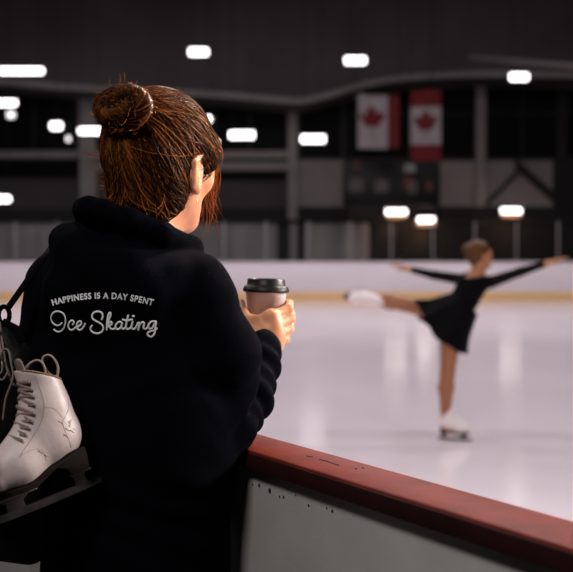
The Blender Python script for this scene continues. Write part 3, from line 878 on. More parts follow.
# ---- hair
M_HAIR = mat('brown_hair', (.008, .003, .0014), rough=.6, spec=.06, tint=(1, .55, .3))
hairs = [ell(H(0, -.010, .028), (.087, .106, .095), RH, .02), cone(H(0, -.040, -.02), H(0, -.050, -.095), .064, .044, .03)] + [ell(H(m * .066, .044, .012), (.020, .036, .036), RH, .02) for m in (-1, 1)] + [ell(H(m * .048, -.034, -.050), (.030, .032, .052), RH, .02) for m in (-1, 1)]
facecut = [ell(H(0, .092, -.060), (.095, .092, .098), RH, .012)] + [ell(H(m * .090, .012, -.062), (.036, .030, .058), RH, .01) for m in (-1, 1)]
HF = field(hairs, facecut)
HFO = field(hairs)
BUN = H(0, -.088, .066) + np.array((-.008, -.004, .0))
BC = np.array((PX(125, 1.90), 1.895, PZ(108, 1.90)))
hair = sdf_obj('hair', hairs, .0035, M_HAIR, PER, H0 - .16, H0 + .16, subs=facecut, relax=2)
def hair_material():
    m = M_HAIR.copy(); m.name = 'hair_strands'
    nt = m.node_tree; b = nt.nodes['Principled BSDF']
    at = nt.nodes.new('ShaderNodeAttribute'); at.attribute_name = 'tone'
    mx = nt.nodes.new('ShaderNodeMix'); mx.data_type = 'RGBA'
    mx.inputs[6].default_value = (.011, .0034, .0011, 1); mx.inputs[7].default_value = (.50, .150, .030, 1)
    nt.links.new(at.outputs['Fac'], mx.inputs[0]); nt.links.new(mx.outputs[2], b.inputs['Base Color'])
    b.inputs['Roughness'].default_value = .36; b.inputs['Specular IOR Level'].default_value = .12
    tl = nt.nodes.new('ShaderNodeBsdfTranslucent'); tl.inputs[0].default_value = (.55, .17, .045, 1)
    ms = nt.nodes.new('ShaderNodeMixShader'); ms.inputs[0].default_value = .10
    nt.links.new(b.outputs[0], ms.inputs[1]); nt.links.new(tl.outputs[0], ms.inputs[2])
    nt.links.new(ms.outputs[0], nt.nodes['Material Output'].inputs['Surface'])
    return m
M_STR = hair_material()
def strand_obj(name, paths, r, parent, tone=None):
    r = np.asarray(r); m = paths.shape[1]
    prof = np.clip(np.minimum(np.linspace(.5, 4, m), np.linspace(4, .35, m)), 0, 1)
    v, q, si = strands_mesh(paths, r[:, None] * prof[None, :])
    o = mesh_obj(name, v, q, M_STR, parent)
    t = rng.random(len(paths)) ** 1.6 if tone is None else tone
    a = o.data.attributes.new('tone', 'FLOAT', 'POINT'); a.data.foreach_set('value', t[si].astype(np.float32))
    return o
# scalp strands drawn up into the bun
NS = 5200
d0 = rng.normal(size=(NS * 4, 3)); d0 /= np.linalg.norm(d0, axis=1, keepdims=True)
loc = np.stack([d0[:, 0] * .085, d0[:, 1] * .105 - .014, d0[:, 2] * .10 + .02], -1)
low = rng.random(NS * 4) < .35
loc[low, 2] -= .055 * rng.random(low.sum())
st = onto(HFO, H0 + loc @ RH, .001)
okk = (HF(st) < .004) & (np.linalg.norm(st - BUN, axis=1) > .05)
st = st[okk][:NS]; NS = len(st)
m = 22; tt = np.linspace(0, 1, m)[None, :, None]
jit = rng.normal(size=(NS, 1, 3)) * .010
end = BUN + rng.normal(size=(NS, 3)) * .016
C0 = H(0, -.014, .02)
pa = st[:, None] * (1 - tt) + end[:, None] * tt + jit * np.sin(tt * math.pi)
# sag sideways a little so that locks sweep round the head
sw = np.cross(RH[2], st - C0); pa += sw[:, None] * (.10 * rng.normal(size=(NS, 1, 1))) * np.sin(tt * math.pi)
nrmv = pa - C0; pa = C0 + nrmv / np.linalg.norm(nrmv, axis=2, keepdims=True) * .12
clump = rng.integers(0, 90, NS); coff = rng.random(90) * .0035
pa = onto(HFO, pa, (coff[clump] + rng.random(NS) * .0025)[:, None] * np.ones((1, m)) * np.sin(np.linspace(.25, 2.9, m))[None, :] + .0008)
tone = np.clip(.0 + .45 * rng.random(90)[clump] ** 5 + .6 * rng.random(NS) ** 7, 0, 1)
strand_obj('strands', pa, .0006 + .0004 * rng.random(NS), hair, tone)
# the bun: strands wound round a fat ring
ba = nrm(-RH[1] * .35 + np.array((-.25, -.75, .45)))        # axis of the coil
bu = nrm(np.cross(ba, (0, 0, 1))); bv = np.cross(bu, ba)
def bunpt(th, ph, R0, r0):
    rd = bu[None] * np.cos(th)[..., None] * 1.12 + bv[None] * np.sin(th)[..., None] * .92
    return BC + rd * (R0 + r0 * np.cos(ph))[..., None] + ba * (r0 * np.sin(ph))[..., None]
torus = [cone(bunpt(np.array([a]), np.array([0.]), .0235, 0)[0], bunpt(np.array([a + .35]), np.array([0.]), .0235, 0)[0], .0185, .0185, .01) for a in np.linspace(0, 2 * math.pi, 18, endpoint=False)]
torus += [cone(BC - ba * .012, BUN + (H(0, 0, 0) - BUN) * .2, .012, .030, .02)]
bun = sdf_obj('bun', torus, .003, M_HAIR, hair, BC - .08, BC + .08)
NBN = 2400; th0 = rng.random(NBN) * 2 * math.pi; ph0 = rng.random(NBN) * 2 * math.pi
tb = np.linspace(0, 1, 26)[None]
th_ = th0[:, None] + tb * (1.2 + 2.6 * rng.random((NBN, 1))); ph_ = ph0[:, None] + tb * (1.0 + 2.5 * rng.random((NBN, 1)))
rr_ = .0205 + .0026 * np.sin(2 * th_ + 3 * ph_) + .0030 * rng.random((NBN, 1)) + (.004 * tb ** 3) * (rng.random((NBN, 1)) < .1)
pb = bunpt(th_, ph_, .0235 + 0 * th_, rr_)
cl = (np.floor(ph0 / (2 * math.pi) * 16)).astype(int); tb_t = rng.random(16)
strand_obj('bun_strands', pb, .00055 + .00035 * rng.random(NBN), bun, np.clip(.0 + .45 * tb_t[cl] ** 4 + .6 * rng.random(NBN) ** 6, 0, 1))
tie = MB(); tr_ = [BUN + RH[2] * .0 + (bu * math.cos(a) + bv * math.sin(a)) * .030 for a in np.linspace(0, 2 * math.pi, 24)]
tie.tube(tr_, .004, 8).build('hair_tie', M_BLACK, bun, smooth=True)
# flyaways and loose locks
def wisps(n, src, dirs, ln, curl, seed):
    g = np.random.default_rng(seed); out = []
    for i in range(n):
        p = src(g); d = nrm(dirs(g, p)); l_ = ln * (.4 + .8 * g.random()); cv = g.normal(size=3) * curl; pts = [p]
        for k in range(17): d = nrm(d + cv * .06 + np.array((0, 0, -.028))); pts.append(pts[-1] + d * l_ / 17)
        out.append(pts)
    return np.array(out)
def bunsrc(g):
    a, b = g.random() * 6.283, g.random() * 6.283
    return bunpt(np.array([a]), np.array([b]), .0235, np.array([.023]))[0]
fl = [wisps(260, bunsrc, lambda g, p: (p - BC) / .05 + g.normal(size=3) * 1.0, .018, 2.4, 3)]
def scalpsrc(g):
    v = g.normal(size=3); v /= np.linalg.norm(v); v[2] = abs(v[2]) * .8 + .1
    return onto(HFO, H(*(v * .1)), 0.)
fl.append(wisps(240, scalpsrc, lambda g, p: nrm(p - C0) * .45 + nrm(BUN - p) * .9 + g.normal(size=3) * .35, .028, 1.0, 5))
def napesrc(g):
    a = (g.random() - .5) * 2
    return onto(HFO, H(a * .062, -.060 - .03 * (1 - a * a), -.055 - .035 * g.random()), 0.)
fl.append(wisps(45, napesrc, lambda g, p: nrm(p - C0) * .5 + np.array((0, 0, -.8)) + g.normal(size=3) * .2, .05, .5, 9))
def leftsrc(g): return P(106 + 8 * g.random(), 140 + 55 * g.random(), 1.965)
fl.append(wisps(90, leftsrc, lambda g, p: np.array((-.35, -.1, -.9)) + g.normal(size=3) * .35, .05, 2.4, 13))
strand_obj('flyaway_strands', np.concatenate(fl), np.full(sum(len(x) for x in fl), .00036), hair, np.clip(.3 + .7 * rng.random(sum(len(x) for x in fl)), 0, 1))
# lock that hangs before the ear and cheek
NL = 46; lk = []
g = np.random.default_rng(21)
base = [P(200, 122, 2.03), P(210, 148, 2.05), P(212, 170, 2.055), P(208, 190, 2.06), P(212, 208, 2.065), P(207, 226, 2.07)]
for i in range(NL):
    sp = g.normal(size=3) * .0042; wv = g.normal() * .006; ln_ = .55 + .5 * g.random()
    pts = spline([b_ + sp * (1 + .9 * j) + np.array((wv * math.sin(j * 1.7 + i), 0, 0)) for j, b_ in enumerate(base)], 8)
    idx = np.linspace(0, min(ln_, 1) * (len(pts) - 1), 24); lo_i = np.floor(idx).astype(int); fr = (idx - lo_i)[:, None]
    lk.append(pts[lo_i] * (1 - fr) + pts[np.minimum(lo_i + 1, len(pts) - 1)] * fr)
strand_obj('loose_lock', np.array(lk), np.full(NL, .0005), hair, np.clip(.5 + .5 * g.random(NL), 0, 1))

# ================================================================== the paper cup
M_PAPER = mat('white_paper', (.74, .66, .65), rough=.55, vary=.03, vscale=12)
M_LID = mat('black_lid', (.006, .0056, .006), rough=.42, spec=.32)
M_COFF = mat('coffee', (.05, .025, .012), rough=.2)
Zt = CUPT
CUP = thing('coffee_cup', 'white paper coffee cup with black lid held by the person in the hoodie', 'cup', (CUPX, CUPY, Zt - .098))
A3 = np.eye(3); a_ = math.radians(2.0); A3 = np.array([(math.cos(a_), 0, math.sin(a_)), (0, 1, 0), (-math.sin(a_), 0, math.cos(a_))])
cc = (CUPX, CUPY, Zt)
MB().lathe([(.0, -.094), (.0285, -.094), (.0288, -.098), (.0300, -.098), (.0402, -.003), (.0418, -.002), (.0424, .0), (.0418, .002), (.0395, .002), (.0392, -.004), (.0290, -.090), (0, -.090)], cc, 64, A3).build('cup_body', M_PAPER, CUP, smooth=True)
lid = MB().lathe([(.0425, -.0035), (.0445, -.0045), (.0455, -.0020), (.0452, .0018), (.0436, .0030), (.0432, .0062), (.0418, .0072), (.0395, .0075), (.0380, .0085), (.0368, .0195), (.0358, .0215), (.0340, .0218), (.0328, .0200), (.0322, .0165), (0, .0160)], cc, 64, A3).build('lid', M_LID, CUP, smooth=True)
bm = bmesh.new(); bmesh.ops.create_circle(bm, cap_ends=True, radius=.004, segments=16)
bm.free()
MB().lathe([(.0001, .0163), (.0035, .0163), (.0035, .0168), (.0001, .0168)], tuple(np.array(cc) + (.0, .024, 0)), 16, A3).build('sip_hole', M_BLACK, lid, smooth=False)
# ================================================================== shoulder bag and the pair of skates hanging at the left
M_STRAP = mat('black_strap', (.0012, .0012, .0014), rough=.85, spec=.05)
M_LEATHER = mat('black_leather', (.0022, .0021, .0021), rough=.6, spec=.16, bump=.30, bscale=70)
M_BOOT = mat('white_leather', (.43, .35, .335), rough=.45, vary=.10, vscale=18, bump=.10, bscale=45, detail=6)
M_SEAM = mat('seam', (.26, .19, .165), rough=.7)
M_LINING = mat('boot_lining', (.20, .12, .075), rough=.85)
M_TONGUE = mat('boot_tongue', (.12, .085, .07), rough=.8)
M_LOOP = mat('pull_loop', (.36, .26, .22), rough=.8, bump=.2, bscale=500)
M_LACE = mat('lace', (.17, .12, .105), rough=.85, bump=.3, bscale=600)
M_HEEL = mat('dark_heel', (.007, .0034, .0024), rough=.6, spec=.1, vary=.35, vscale=30, stretch=(1, 1, 6))
M_BLADE = mat('blade_steel', (.075, .066, .066), rough=.33, metal=.9, vary=.3, vscale=25)
M_EYELET = mat('dark_eyelet', (.02, .017, .016), rough=.4, metal=.4)
M_DIRT = mat('boot_scuff', (.30, .20, .16), rough=.7)

def foot_shape(Lf, R, s, k=.012):
    """prims of a figure skating boot in the frame Lf: u toe, w side, v up."""
    e = lambda a, b, ra, rb, sw, kk=k: econe([x * s for x in a], [x * s for x in b], ra * s, rb * s, Lf(0, 0, 0), R, (1, sw, 1), kk * s)
    return [e((-.004, 0, .060), (-.001, 0, .105), .044, .041, .80, .03), e((-.001, 0, .105), (-.004, 0, .205), .041, .050, .80, .03),
            e((-.010, 0, .034), (.0, 0, .034), .040, .040, .82, .03), e((.02, 0, .030), (.095, 0, .008), .038, .040, .98, .04),
            e((.095, 0, .008), (.150, 0, .000), .040, .031, 1.02, .03), e((.020, 0, .095), (.110, 0, .030), .036, .026, .80, .04)]

def ice_skate(nm, O, u, v, s, label, cat, parent=None, grp=None, detail=True, h=.0022, lace_seed=1):
    u = nrm(u); v = nrm(np.array(v) - u * np.dot(u, v)); w_ = np.cross(v, u)
    R = np.array([u, w_, v]); O = np.asarray(O, float)
    Lf = lambda a, b, c: O + (R[0] * a + R[1] * b + R[2] * c) * s
    M3 = lambda q: Lf(*q)
    if parent is None:
        root = thing(nm, label, cat, Lf(.05, 0, -.085), grp)
    else:
        root = bpy.data.objects.new(nm, None); COL.objects.link(root); root.parent = parent
        up = parent; acc = np.zeros(3)
        while up is not None: acc += np.array(up.location); up = up.parent
        root.location = Lf(.05, 0, -.085) - acc; root.empty_display_size = .03
    pr = foot_shape(Lf, R, s)
    cuts = [(lambda p: (.180 * s - ((p - O) @ R[2]) + .56 * ((p - O) @ R[0])) * .87, .005 * s)]
    sole_v = lambda p: ((p - O) @ R[2]) - np.interp((p - O) @ R[0], [-.06 * s, .0, .06 * s, .10 * s, .2 * s], [0, 0, -.020 * s, -.032 * s, -.030 * s])
    cuts.append((sole_v, .004 * s))
    cuts.append(econe((-.003 * s, 0, .12 * s), (-.004 * s, 0, .24 * s), .036 * s, .044 * s, O, R, (1, .78, 1), .006 * s))
    BF = field(pr, cuts[:1])
    lo = np.min([Lf(a, b, c) for a in (-.07, .2) for b in (-.06, .06) for c in (-.05, .23)], 0); hi = np.max([Lf(a, b, c) for a in (-.07, .2) for b in (-.06, .06) for c in (-.05, .23)], 0)
    boot = sdf_obj('boot', pr, h, M_BOOT, root, lo, hi, subs=cuts, pad=.005, relax=1)
    BF2 = field(pr)
    # heel and sole
    prof = [(-.042, .002), (-.043, -.015), (-.038, -.046), (.004, -.046), (.012, -.030), (.030, -.022), (.055, -.0305), (.085, -.043), (.165, -.043), (.180, -.036), (.175, -.0285), (.10, -.031), (.06, -.019), (.02, -.004), (-.01, .002)]
    mb = MB(); n = len(prof)
    wid = lambda a: .030 if a < .02 else (.026 + .010 * min(1, (a - .02) / .07) if a < .13 else .036 - .5 * (a - .13))
    mb.v = [Lf(a, -wid(a), c) for a, c in prof] + [Lf(a, wid(a), c) for a, c in prof]
    mb.f = [tuple(range(n)), tuple(range(2 * n - 1, n - 1, -1))] + [(i, i + n, (i + 1) % n + n, (i + 1) % n) for i in range(n)]
    mb.build('heel_and_sole', M_HEEL, root, bevel=.0015 * s)
    # blade with two stanchions, toe picks and screw plates
    mb = MB(); t = .0022
    edge = [(-.066, -.088), (-.068, -.078), (-.060, -.074), (.165, -.074), (.190, -.066), (.198, -.068), (.196, -.074), (.200, -.078), (.196, -.081), (.190, -.0885), (.16, -.0905), (.06, -.0915), (-.02, -.0905)]
    mb.prism(edge, -t, t, M3)
    mb.prism([(-.040, -.050), (.0, -.050), (-.008, -.060), (-.006, -.075), (-.036, -.075), (-.033, -.060)], -t, t, M3)
    mb.prism([(.090, -.047), (.165, -.047), (.150, -.058), (.152, -.075), (.110, -.075), (.112, -.060)], -t, t, M3)
    bl = mb.build('blade', M_BLADE, root, bevel=.0006 * s)
    mb = MB(); mb.box(-.046, .004, -.020, .020, -.051, -.046, M=M3); mb.build('heel_plate', M_BLADE, bl, bevel=.001 * s)
    mb = MB(); mb.box(.084, .170, -.026, .026, -.048, -.043, M=M3); mb.build('sole_plate', M_BLADE, bl, bevel=.001 * s)
    # tongue standing in the throat
    tg = [econe((.028 * s, 0, .165 * s), (.030 * s, 0, .215 * s), .014 * s, .012 * s, O, R, (.55, 1.6, 1), .004 * s), econe((.045 * s, 0, .11 * s), (.028 * s, 0, .17 * s), .015 * s, .014 * s, O, R, (.6, 1.5, 1), .01 * s)]
    sdf_obj('tongue', tg, h * 1.2, M_TONGUE if detail else M_BOOT, root, lo, hi + .01, pad=.01)
    if not detail: return root
    li = [econe((-.003 * s, 0, .13 * s), (-.004 * s, 0, .200 * s), .0375 * s, .044 * s, O, R, (1, .78, 1), .006 * s)]
    sdf_obj('lining', li, h, M_LINING, root, lo, hi, subs=[econe((-.003 * s, 0, .135 * s), (-.004 * s, 0, .24 * s), .0345 * s, .041 * s, O, R, (1, .78, 1), .003 * s), (lambda p: (.173 * s - ((p - O) @ R[2]) + .56 * ((p - O) @ R[0])) * .87, .004 * s)], pad=.005)
    # brown leather edge round the top of the shaft
    rim = [Lf(-.003 + .0445 * math.cos(a), .0365 * math.sin(a), .1803 + .56 * (-.003 + .0445 * math.cos(a))) for a in np.linspace(.55, 2 * math.pi - .55, 40)]
    rim = onto(BF2, np.array(rim), -.0012 * s, 3)
    MB().tube(rim, .0019 * s, 8).build('collar_edge', M_LINING, boot, smooth=True)
    # eyelets, laces
    g = np.random.default_rng(lace_seed)
    rows = [(.036, .172), (.036, .155), (.037, .138), (.040, .121), (.047, .105), (.057, .091), (.068, .079), (.080, .067), (.092, .056)]
    ey = {}
    for j, (a, c) in enumerate(rows):
        for sd in (-1, 1):
            p = onto(BF2, Lf(a - .006, sd * .026, c), .0005 * s); nn = grad(BF2, p[None])[0]
            ey[(j, sd)] = (p, nn)
            A = np.stack([nrm(np.cross(nn, (.3, .5, .8))), np.zeros(3), nn], 1); A[:, 1] = np.cross(A[:, 2], A[:, 0])
            MB().lathe([(.0012 * s, .0004), (.0036 * s, .0012 * s), (.0030 * s, .002 * s), (.0016 * s, .0018 * s), (.0012 * s, .0)], p, 14, A).build('eyelet', M_EYELET, boot, smooth=True)
    mid = lambda a, b: (a + b) / 2
    for j in range(len(rows) - 1):
        for sd in (-1, 1):
            a, na = ey[(j, sd)]; b, nb_ = ey[(j + 1, -sd)]
            fr = nrm(R[0] * .8 + R[2] * .6)
            pts = [a + na * .001 * s, a + na * .005 * s, mid(a, b) + fr * (.016 + .006 * g.random()) * s + g.normal(size=3) * .0015 * s, b + nb_ * .005 * s, b + nb_ * .001 * s]
            MB().tube(spline(pts, 5), .0030 * s, 7, flat=(.0034 * s, .0016 * s)).build('lace', M_LACE, root, smooth=True)
    # seams: quarter, facing line, collar
    def seam(pts, sd, r=.0006):
        q = onto(BF2, np.array([Lf(a, sd * .045, c) for a, c in spline([(a, c, 0) for a, c in pts], 6)[:, :2]]), 0.)
        MB().tube(q, r * s, 6).build('seam', M_SEAM, boot, smooth=True)
    for sd in (-1, 1):
        seam([(.018, .180), (.017, .14), (.020, .115), (.034, .088), (.058, .066), (.09, .044), (.105, .03)], sd)
        seam([(-.052, .105), (-.035, .088), (-.016, .076), (-.006, .066), (-.006, .04), (-.012, .004)], sd)
        seam([(.021, .110), (.006, .104), (-.004, .092), (-.010, .077)], sd, .0005)
        seam([(.10, .034), (.075, .036), (.055, .028), (.05, .0)], sd, .0005)
    # scuff marks
    for k in range(11):
        a, c = (-.035 + g.random() * .03, .03 + g.random() * .04) if k < 9 else (.02 + g.random() * .08, g.random() * .03 - .005)
        q = onto(BF2, np.array([Lf(a + dx, .045, c + dx * 1.1) for dx in np.linspace(0, .003 + .007 * g.random(), 4)]), 0.)
        MB().tube(q, (.0006 + .0008 * g.random()) * s, 6).build('scuff', M_DIRT, boot, smooth=True)
    # pull loops at the top of the boot
    return root, Lf, ey

BAG = thing('shoulder_bag', 'black leather bag on a long strap behind the hanging white skates', 'bag', tuple(P(-20, 520, 1.90)))
lb = []
bc = P(-26, 425, 1.930)
Rb = yawframe(24)
lb = [rbox(bc + (.025, -.004, -.06), (.118, .034, .170), .033, Rb, .02), cone(P(-60, 345, 1.9), P(6, 336, 1.895), .028, .020, .04), cone(P(-66, 372, 1.89), P(14, 368, 1.885), .034, .030, .04)]
def bagwarp(p):
    q = p - bc
    return .004 * np.sin(60 * q[..., 2] + 26 * q[..., 0] + 2 * np.sin(30 * q[..., 0])) * np.clip((q[..., 2] - .02) / .08, 0, 1)
sdf_obj('bag_body', lb, .004, M_LEATHER, BAG, bc - .2, bc + .2, warp=bagwarp)
ring = [P(4 + 5.5 * math.cos(a) * (1 if True else 1), 315 + 8.5 * math.sin(a), 1.90) for a in np.linspace(0, 2 * math.pi, 20)]
MB().tube(ring, .0042, 8).build('strap_ring', M_STRAP, BAG, smooth=True)
def ontohood(p, off):
    return onto(HOODF, np.array(p), off, 4)
st1 = [P(8, 308, 1.90), P(18, 294, 1.905), P(30, 277, 1.915), P(43, 259, 1.925)]
over = [ontohood(P(54, 250, 1.955), .004), ontohood(P(62, 244, 1.99), .004), ontohood(P(72, 246, 2.03), .004), ontohood(P(78, 262, 2.075), .005), ontohood(P(82, 300, 2.10), .006), ontohood(P(84, 350, 2.11), .006)]
MB().tube(spline(st1 + over, 8), 1, 8, flat=(.0020, .0068), ref=(0, -.6, .8)).build('strap', M_STRAP, BAG, smooth=True)
st2 = [P(1, 322, 1.90), P(-4, 332, 1.90), P(-8, 345, 1.895)]
MB().tube(spline(st2, 8), 1, 8, flat=(.0022, .009), ref=(0, -1, .1)).build('strap_end', M_STRAP, BAG, smooth=True)
st3 = [P(3, 322, 1.90), P(10, 326, 1.89), P(18, 331, 1.885), P(22, 342, 1.88)]
MB().tube(spline(st3, 8), 1, 8, flat=(.0022, .007), ref=(0, -1, .1)).build('bag_handle', M_STRAP, BAG, smooth=True)

SK = .74
yw = math.radians(34)
upx = np.array((-.952, 0, -.305)); 
def skate_frame(dirx, slope, yaw):
    """toe direction in the picture turned towards the viewer by yaw; v is up along the shaft."""
    a = math.radians(slope); h_ = np.array((dirx * math.cos(a), 0, -math.sin(a)))
    v = np.array((-dirx * 0 + (-math.sin(a) if dirx < 0 else math.sin(a)), 0, math.cos(a)))
    u = h_ * math.cos(yaw) + np.array((0, -1, 0)) * math.sin(yaw)
    return u, v
u1, v1 = skate_frame(-1, 17.5, yw)
O1 = P(62, 454, 1.795)
sk1, LF1, EY1 = ice_skate('ice_skate', O1, u1, v1, SK, 'scuffed white ice skate hanging before the black bag, its whole side in view', 'ice skate', grp='pair of hanging ice skates')
u2, v2 = skate_frame(-1, 24, math.radians(115))
sk2, LF2, EY2 = ice_skate('ice_skate', P(-40, 450, 1.775), u2, v2, SK, 'ice skate mostly cut off by the left edge, only its laces showing', 'ice skate', grp='pair of hanging ice skates', lace_seed=5)
# pull loops of the first skate and the lace that carries both from the bag
lp1 = [P(24, 374, 1.792), P(27, 367, 1.790), P(33, 361.5, 1.788), P(39, 360.5, 1.788), P(43, 364, 1.790), P(45, 369.5, 1.795), P(46, 375, 1.800)]
MB().tube(spline(lp1, 6), 1, 8, flat=(.0038, .0016), ref=(0, -1, .2)).build('pull_loop', M_LOOP, sk1, smooth=True)
lp2 = [P(55, 379, 1.808), P(48, 372, 1.805), P(43.5, 365, 1.802), P(43, 358, 1.802), P(48, 355, 1.802), P(53.5, 358, 1.802), P(57.5, 365, 1.804), P(58, 372, 1.806), P(56, 380, 1.808)]
MB().tube(spline(lp2, 6), 1, 8, flat=(.0040, .0016), ref=(0, -1, .2)).build('pull_loop', M_LOOP, sk1, smooth=True)
top = EY1[(0, 1)][0]; top2 = EY2[(0, 1)][0]
hang = [EY1[(0, -1)][0], P(14, 385, 1.79), P(7, 368, 1.80), P(4, 352, 1.83), P(2, 338, 1.875), P(1, 328, 1.885), P(0, 322, 1.89)]
MB().tube(spline(hang, 8), 1, 8, flat=(.0030, .0014), ref=(0, -1, .1)).build('hanging_lace', M_LACE, sk1, smooth=True)
hang2 = [top2, P(-3, 375, 1.78), P(1, 356, 1.80), P(0, 343, 1.85), P(-1, 330, 1.885), P(0, 322, 1.893)]
MB().tube(spline(hang2, 8), 1, 8, flat=(.0030, .0014), ref=(0, -1, .1)).build('hanging_lace', M_LACE, sk2, smooth=True)
bow = [P(8, 372, 1.785), P(2, 380, 1.775), P(-4, 372, 1.78), P(2, 352, 1.79), P(8, 350, 1.79), P(11, 362, 1.785), P(13, 378, 1.78), P(6, 398, 1.775), P(3, 420, 1.775)]
MB().tube(spline(bow, 8), 1, 8, flat=(.0030, .0014), ref=(0, -1, .1)).build('hanging_lace', M_LACE, sk2, smooth=True)
# ================================================================== the figure skater out on the ice
M_TIGHT = mat('tan_tights', (.33, .130, .058), rough=.5)
M_DRESS = mat('black_dress', (.0014, .0013, .002), rough=.85, spec=.12, sheen=.0, sheencol=(.4, .4, .6))
M_SHEER = mat('sheer_black', (.006, .0035, .003), rough=.8, spec=.15)
M_BOOTW = mat('white_boot', (.80, .72, .72), rough=.4)
YS_ = 8.47
S = lambda px, py, dy=0.: P(px, py, YS_ + dy)
SKT = thing('person', 'figure skater in a short black dress gliding on one leg with arms spread', 'person', (S(446, 440)[0], YS_, 0))
yawS = 62
RS = tiltframe(yawframe(yawS), 22)
HS = S(479.5, 255, -.02)
RHS = tiltframe(yawframe(66), -6)
Hs = lambda x, y, z: HS + RHS[0] * x + RHS[1] * y + RHS[2] * z
hp2, hs2 = head_prims(Hs, RHS, .92)
pel = S(455, 316); wst = S(463, 302, .01); chs = S(471, 287, .02); nck = S(478, 274, .0)
shl = S(462, 279.5, .14); shr = S(491, 282, -.12)
ell_, wrl_ = S(434, 275, .22), S(410.5, 269.5, .28)
elr_, wrr_ = S(520, 272, -.22), S(546, 263.5, -.28)
hipS = S(452, 319, -.045); knS = S(447.5, 374, -.05); anS = S(445.5, 416, -.02)
hipF = S(447, 312, .07); knF = S(404, 304.5, .13); anF = S(370, 298.5, .16)
Rt = np.array([nrm(shr - shl), nrm(np.cross(nrm(nck - pel), nrm(shr - shl))), nrm(nck - pel)])
# torso frame: right, forward, up
Rt[1] = np.cross(Rt[2], Rt[0]); Rt[0] = np.cross(Rt[1], Rt[2])
sb_ = list(hp2)
sb_ += [cone(Hs(0, -.02, -.05), nck, .046, .048, .02), cone(nck, chs, .05, .07, .03),
        econe(np.array(Rt @ (chs - pel)), np.array(Rt @ (wst - pel)), .118, .098, pel, Rt, (1, .75, 1), .04), econe(np.array(Rt @ (wst - pel)), (0, 0, 0), .098, .132, pel, Rt, (1, .78, 1), .04),
        cone(chs + (nck - chs) * .4, shl, .05, .042, .04), cone(chs + (nck - chs) * .4, shr, .05, .042, .04),
        cone(shl, ell_, .040, .031, .02), cone(ell_, wrl_, .031, .021, .015), cone(shr, elr_, .040, .031, .02), cone(elr_, wrr_, .031, .021, .015),
        cone(hipS, knS, .088, .052, .04), cone(knS, S(446.2, 388, -.05), .050, .053, .02), cone(S(446.2, 388, -.05), anS, .053, .034, .03), cone(anS, S(446.5, 428, -.02), .034, .036, .02), cone(S(446, 429), S(457, 431.5, -.03), .030, .026, .02),
        cone(hipF, knF, .086, .050, .04), cone(knF, S(390, 302, .145), .049, .051, .02), cone(S(390, 302, .145), anF, .050, .034, .03), cone(anF, S(351, 296.5, .16), .034, .024, .02)]
sb_ += relaxed_hand(wrl_, nrm(wrl_ - ell_) + np.array((0, 0, .1)), (0, 0, -1), 1, .95, 9, 9)
sb_ += relaxed_hand(wrr_, nrm(wrr_ - elr_) + np.array((0, 0, .02)), (0, 0, -1), -1, .95, 9, 9)
sdf_obj('body', sb_, .0055, mat('skater_skin', (.46, .195, .095), rough=.5), SKT, (S(340, 300)[0], YS_ - .42, .02), (S(566, 300)[0], YS_ + .42, 1.62), subs=hs2, relax=1)
for m in (-1, 1):
    prof = [(.0100 * math.sin(a), -.0100 * math.cos(a)) for a in np.linspace(.01, math.pi - .01, 10)]
    MB().lathe(prof, Hs(m * .0285, .076, -.003), 14, np.stack([RHS[0], RHS[2], RHS[1]], 1)).build('eye', M_EYEW, SKT, smooth=True)
# tights over both legs
tg = [cone(hipS, knS, .0905, .0545, .04), cone(knS, S(446.2, 388, -.05), .0525, .0555, .02), cone(S(446.2, 388, -.05), anS, .0555, .0365, .03),
      cone(hipF, knF, .0885, .0525, .04), cone(knF, S(390, 302, .145), .0515, .0535, .02), cone(S(390, 302, .145), anF, .0525, .0365, .03)]
sdf_obj('tights', tg, .006, M_TIGHT, SKT, (S(355, 300)[0], YS_ - .25, .15), (S(470, 300)[0], YS_ + .35, 1.1), relax=1)
# dress: bodice with a low back, sheer sleeves, flared skirt
bo = [econe(np.array(Rt @ (chs - pel)), np.array(Rt @ (wst - pel)), .127, .106, pel, Rt, (1, .78, 1), .04), econe(np.array(Rt @ (wst - pel)), (0, 0, 0), .106, .142, pel, Rt, (1, .80, 1), .04),
      cone(chs + (nck - chs) * .30, shl, .056, .048, .04), cone(chs + (nck - chs) * .30, shr, .056, .048, .04)]
vback = [econe(Rt @ (nck - pel), Rt @ (chs + (nck - chs) * .15 - pel) + np.array((0, -.05, 0)), .075, .03, pel, Rt, (1, 1.2, 1), .01), cone(nck, Hs(0, 0, 0), .070, .08, .01)]
DR = sdf_obj('dress', bo, .005, M_DRESS, SKT, (S(425, 300)[0], YS_ - .3, .85), (S(505, 300)[0], YS_ + .3, 1.35), subs=vback, relax=1)
for a, b, c in ((shl, ell_, wrl_), (shr, elr_, wrr_)):
    sl = [cone(a, b, .0445, .0345, .02), cone(b, b + (c - b) * .93, .0345, .0255, .015)]
    sdf_obj('sleeve', sl, .005, M_SHEER, DR, np.minimum(a, c) - .05, np.maximum(a, c) + .05, relax=1)
w0 = S(465.5, 304, .01); h0 = S(434, 333.5, .02)
ax = nrm(h0 - w0); s1 = nrm(S(468, 348.5) - S(416, 301)); s1 = nrm(s1 - ax * s1.dot(ax)); s2 = np.cross(ax, s1)
na, nr = 96, 12; v = []; f = []
lens = np.linalg.norm(h0 - w0)
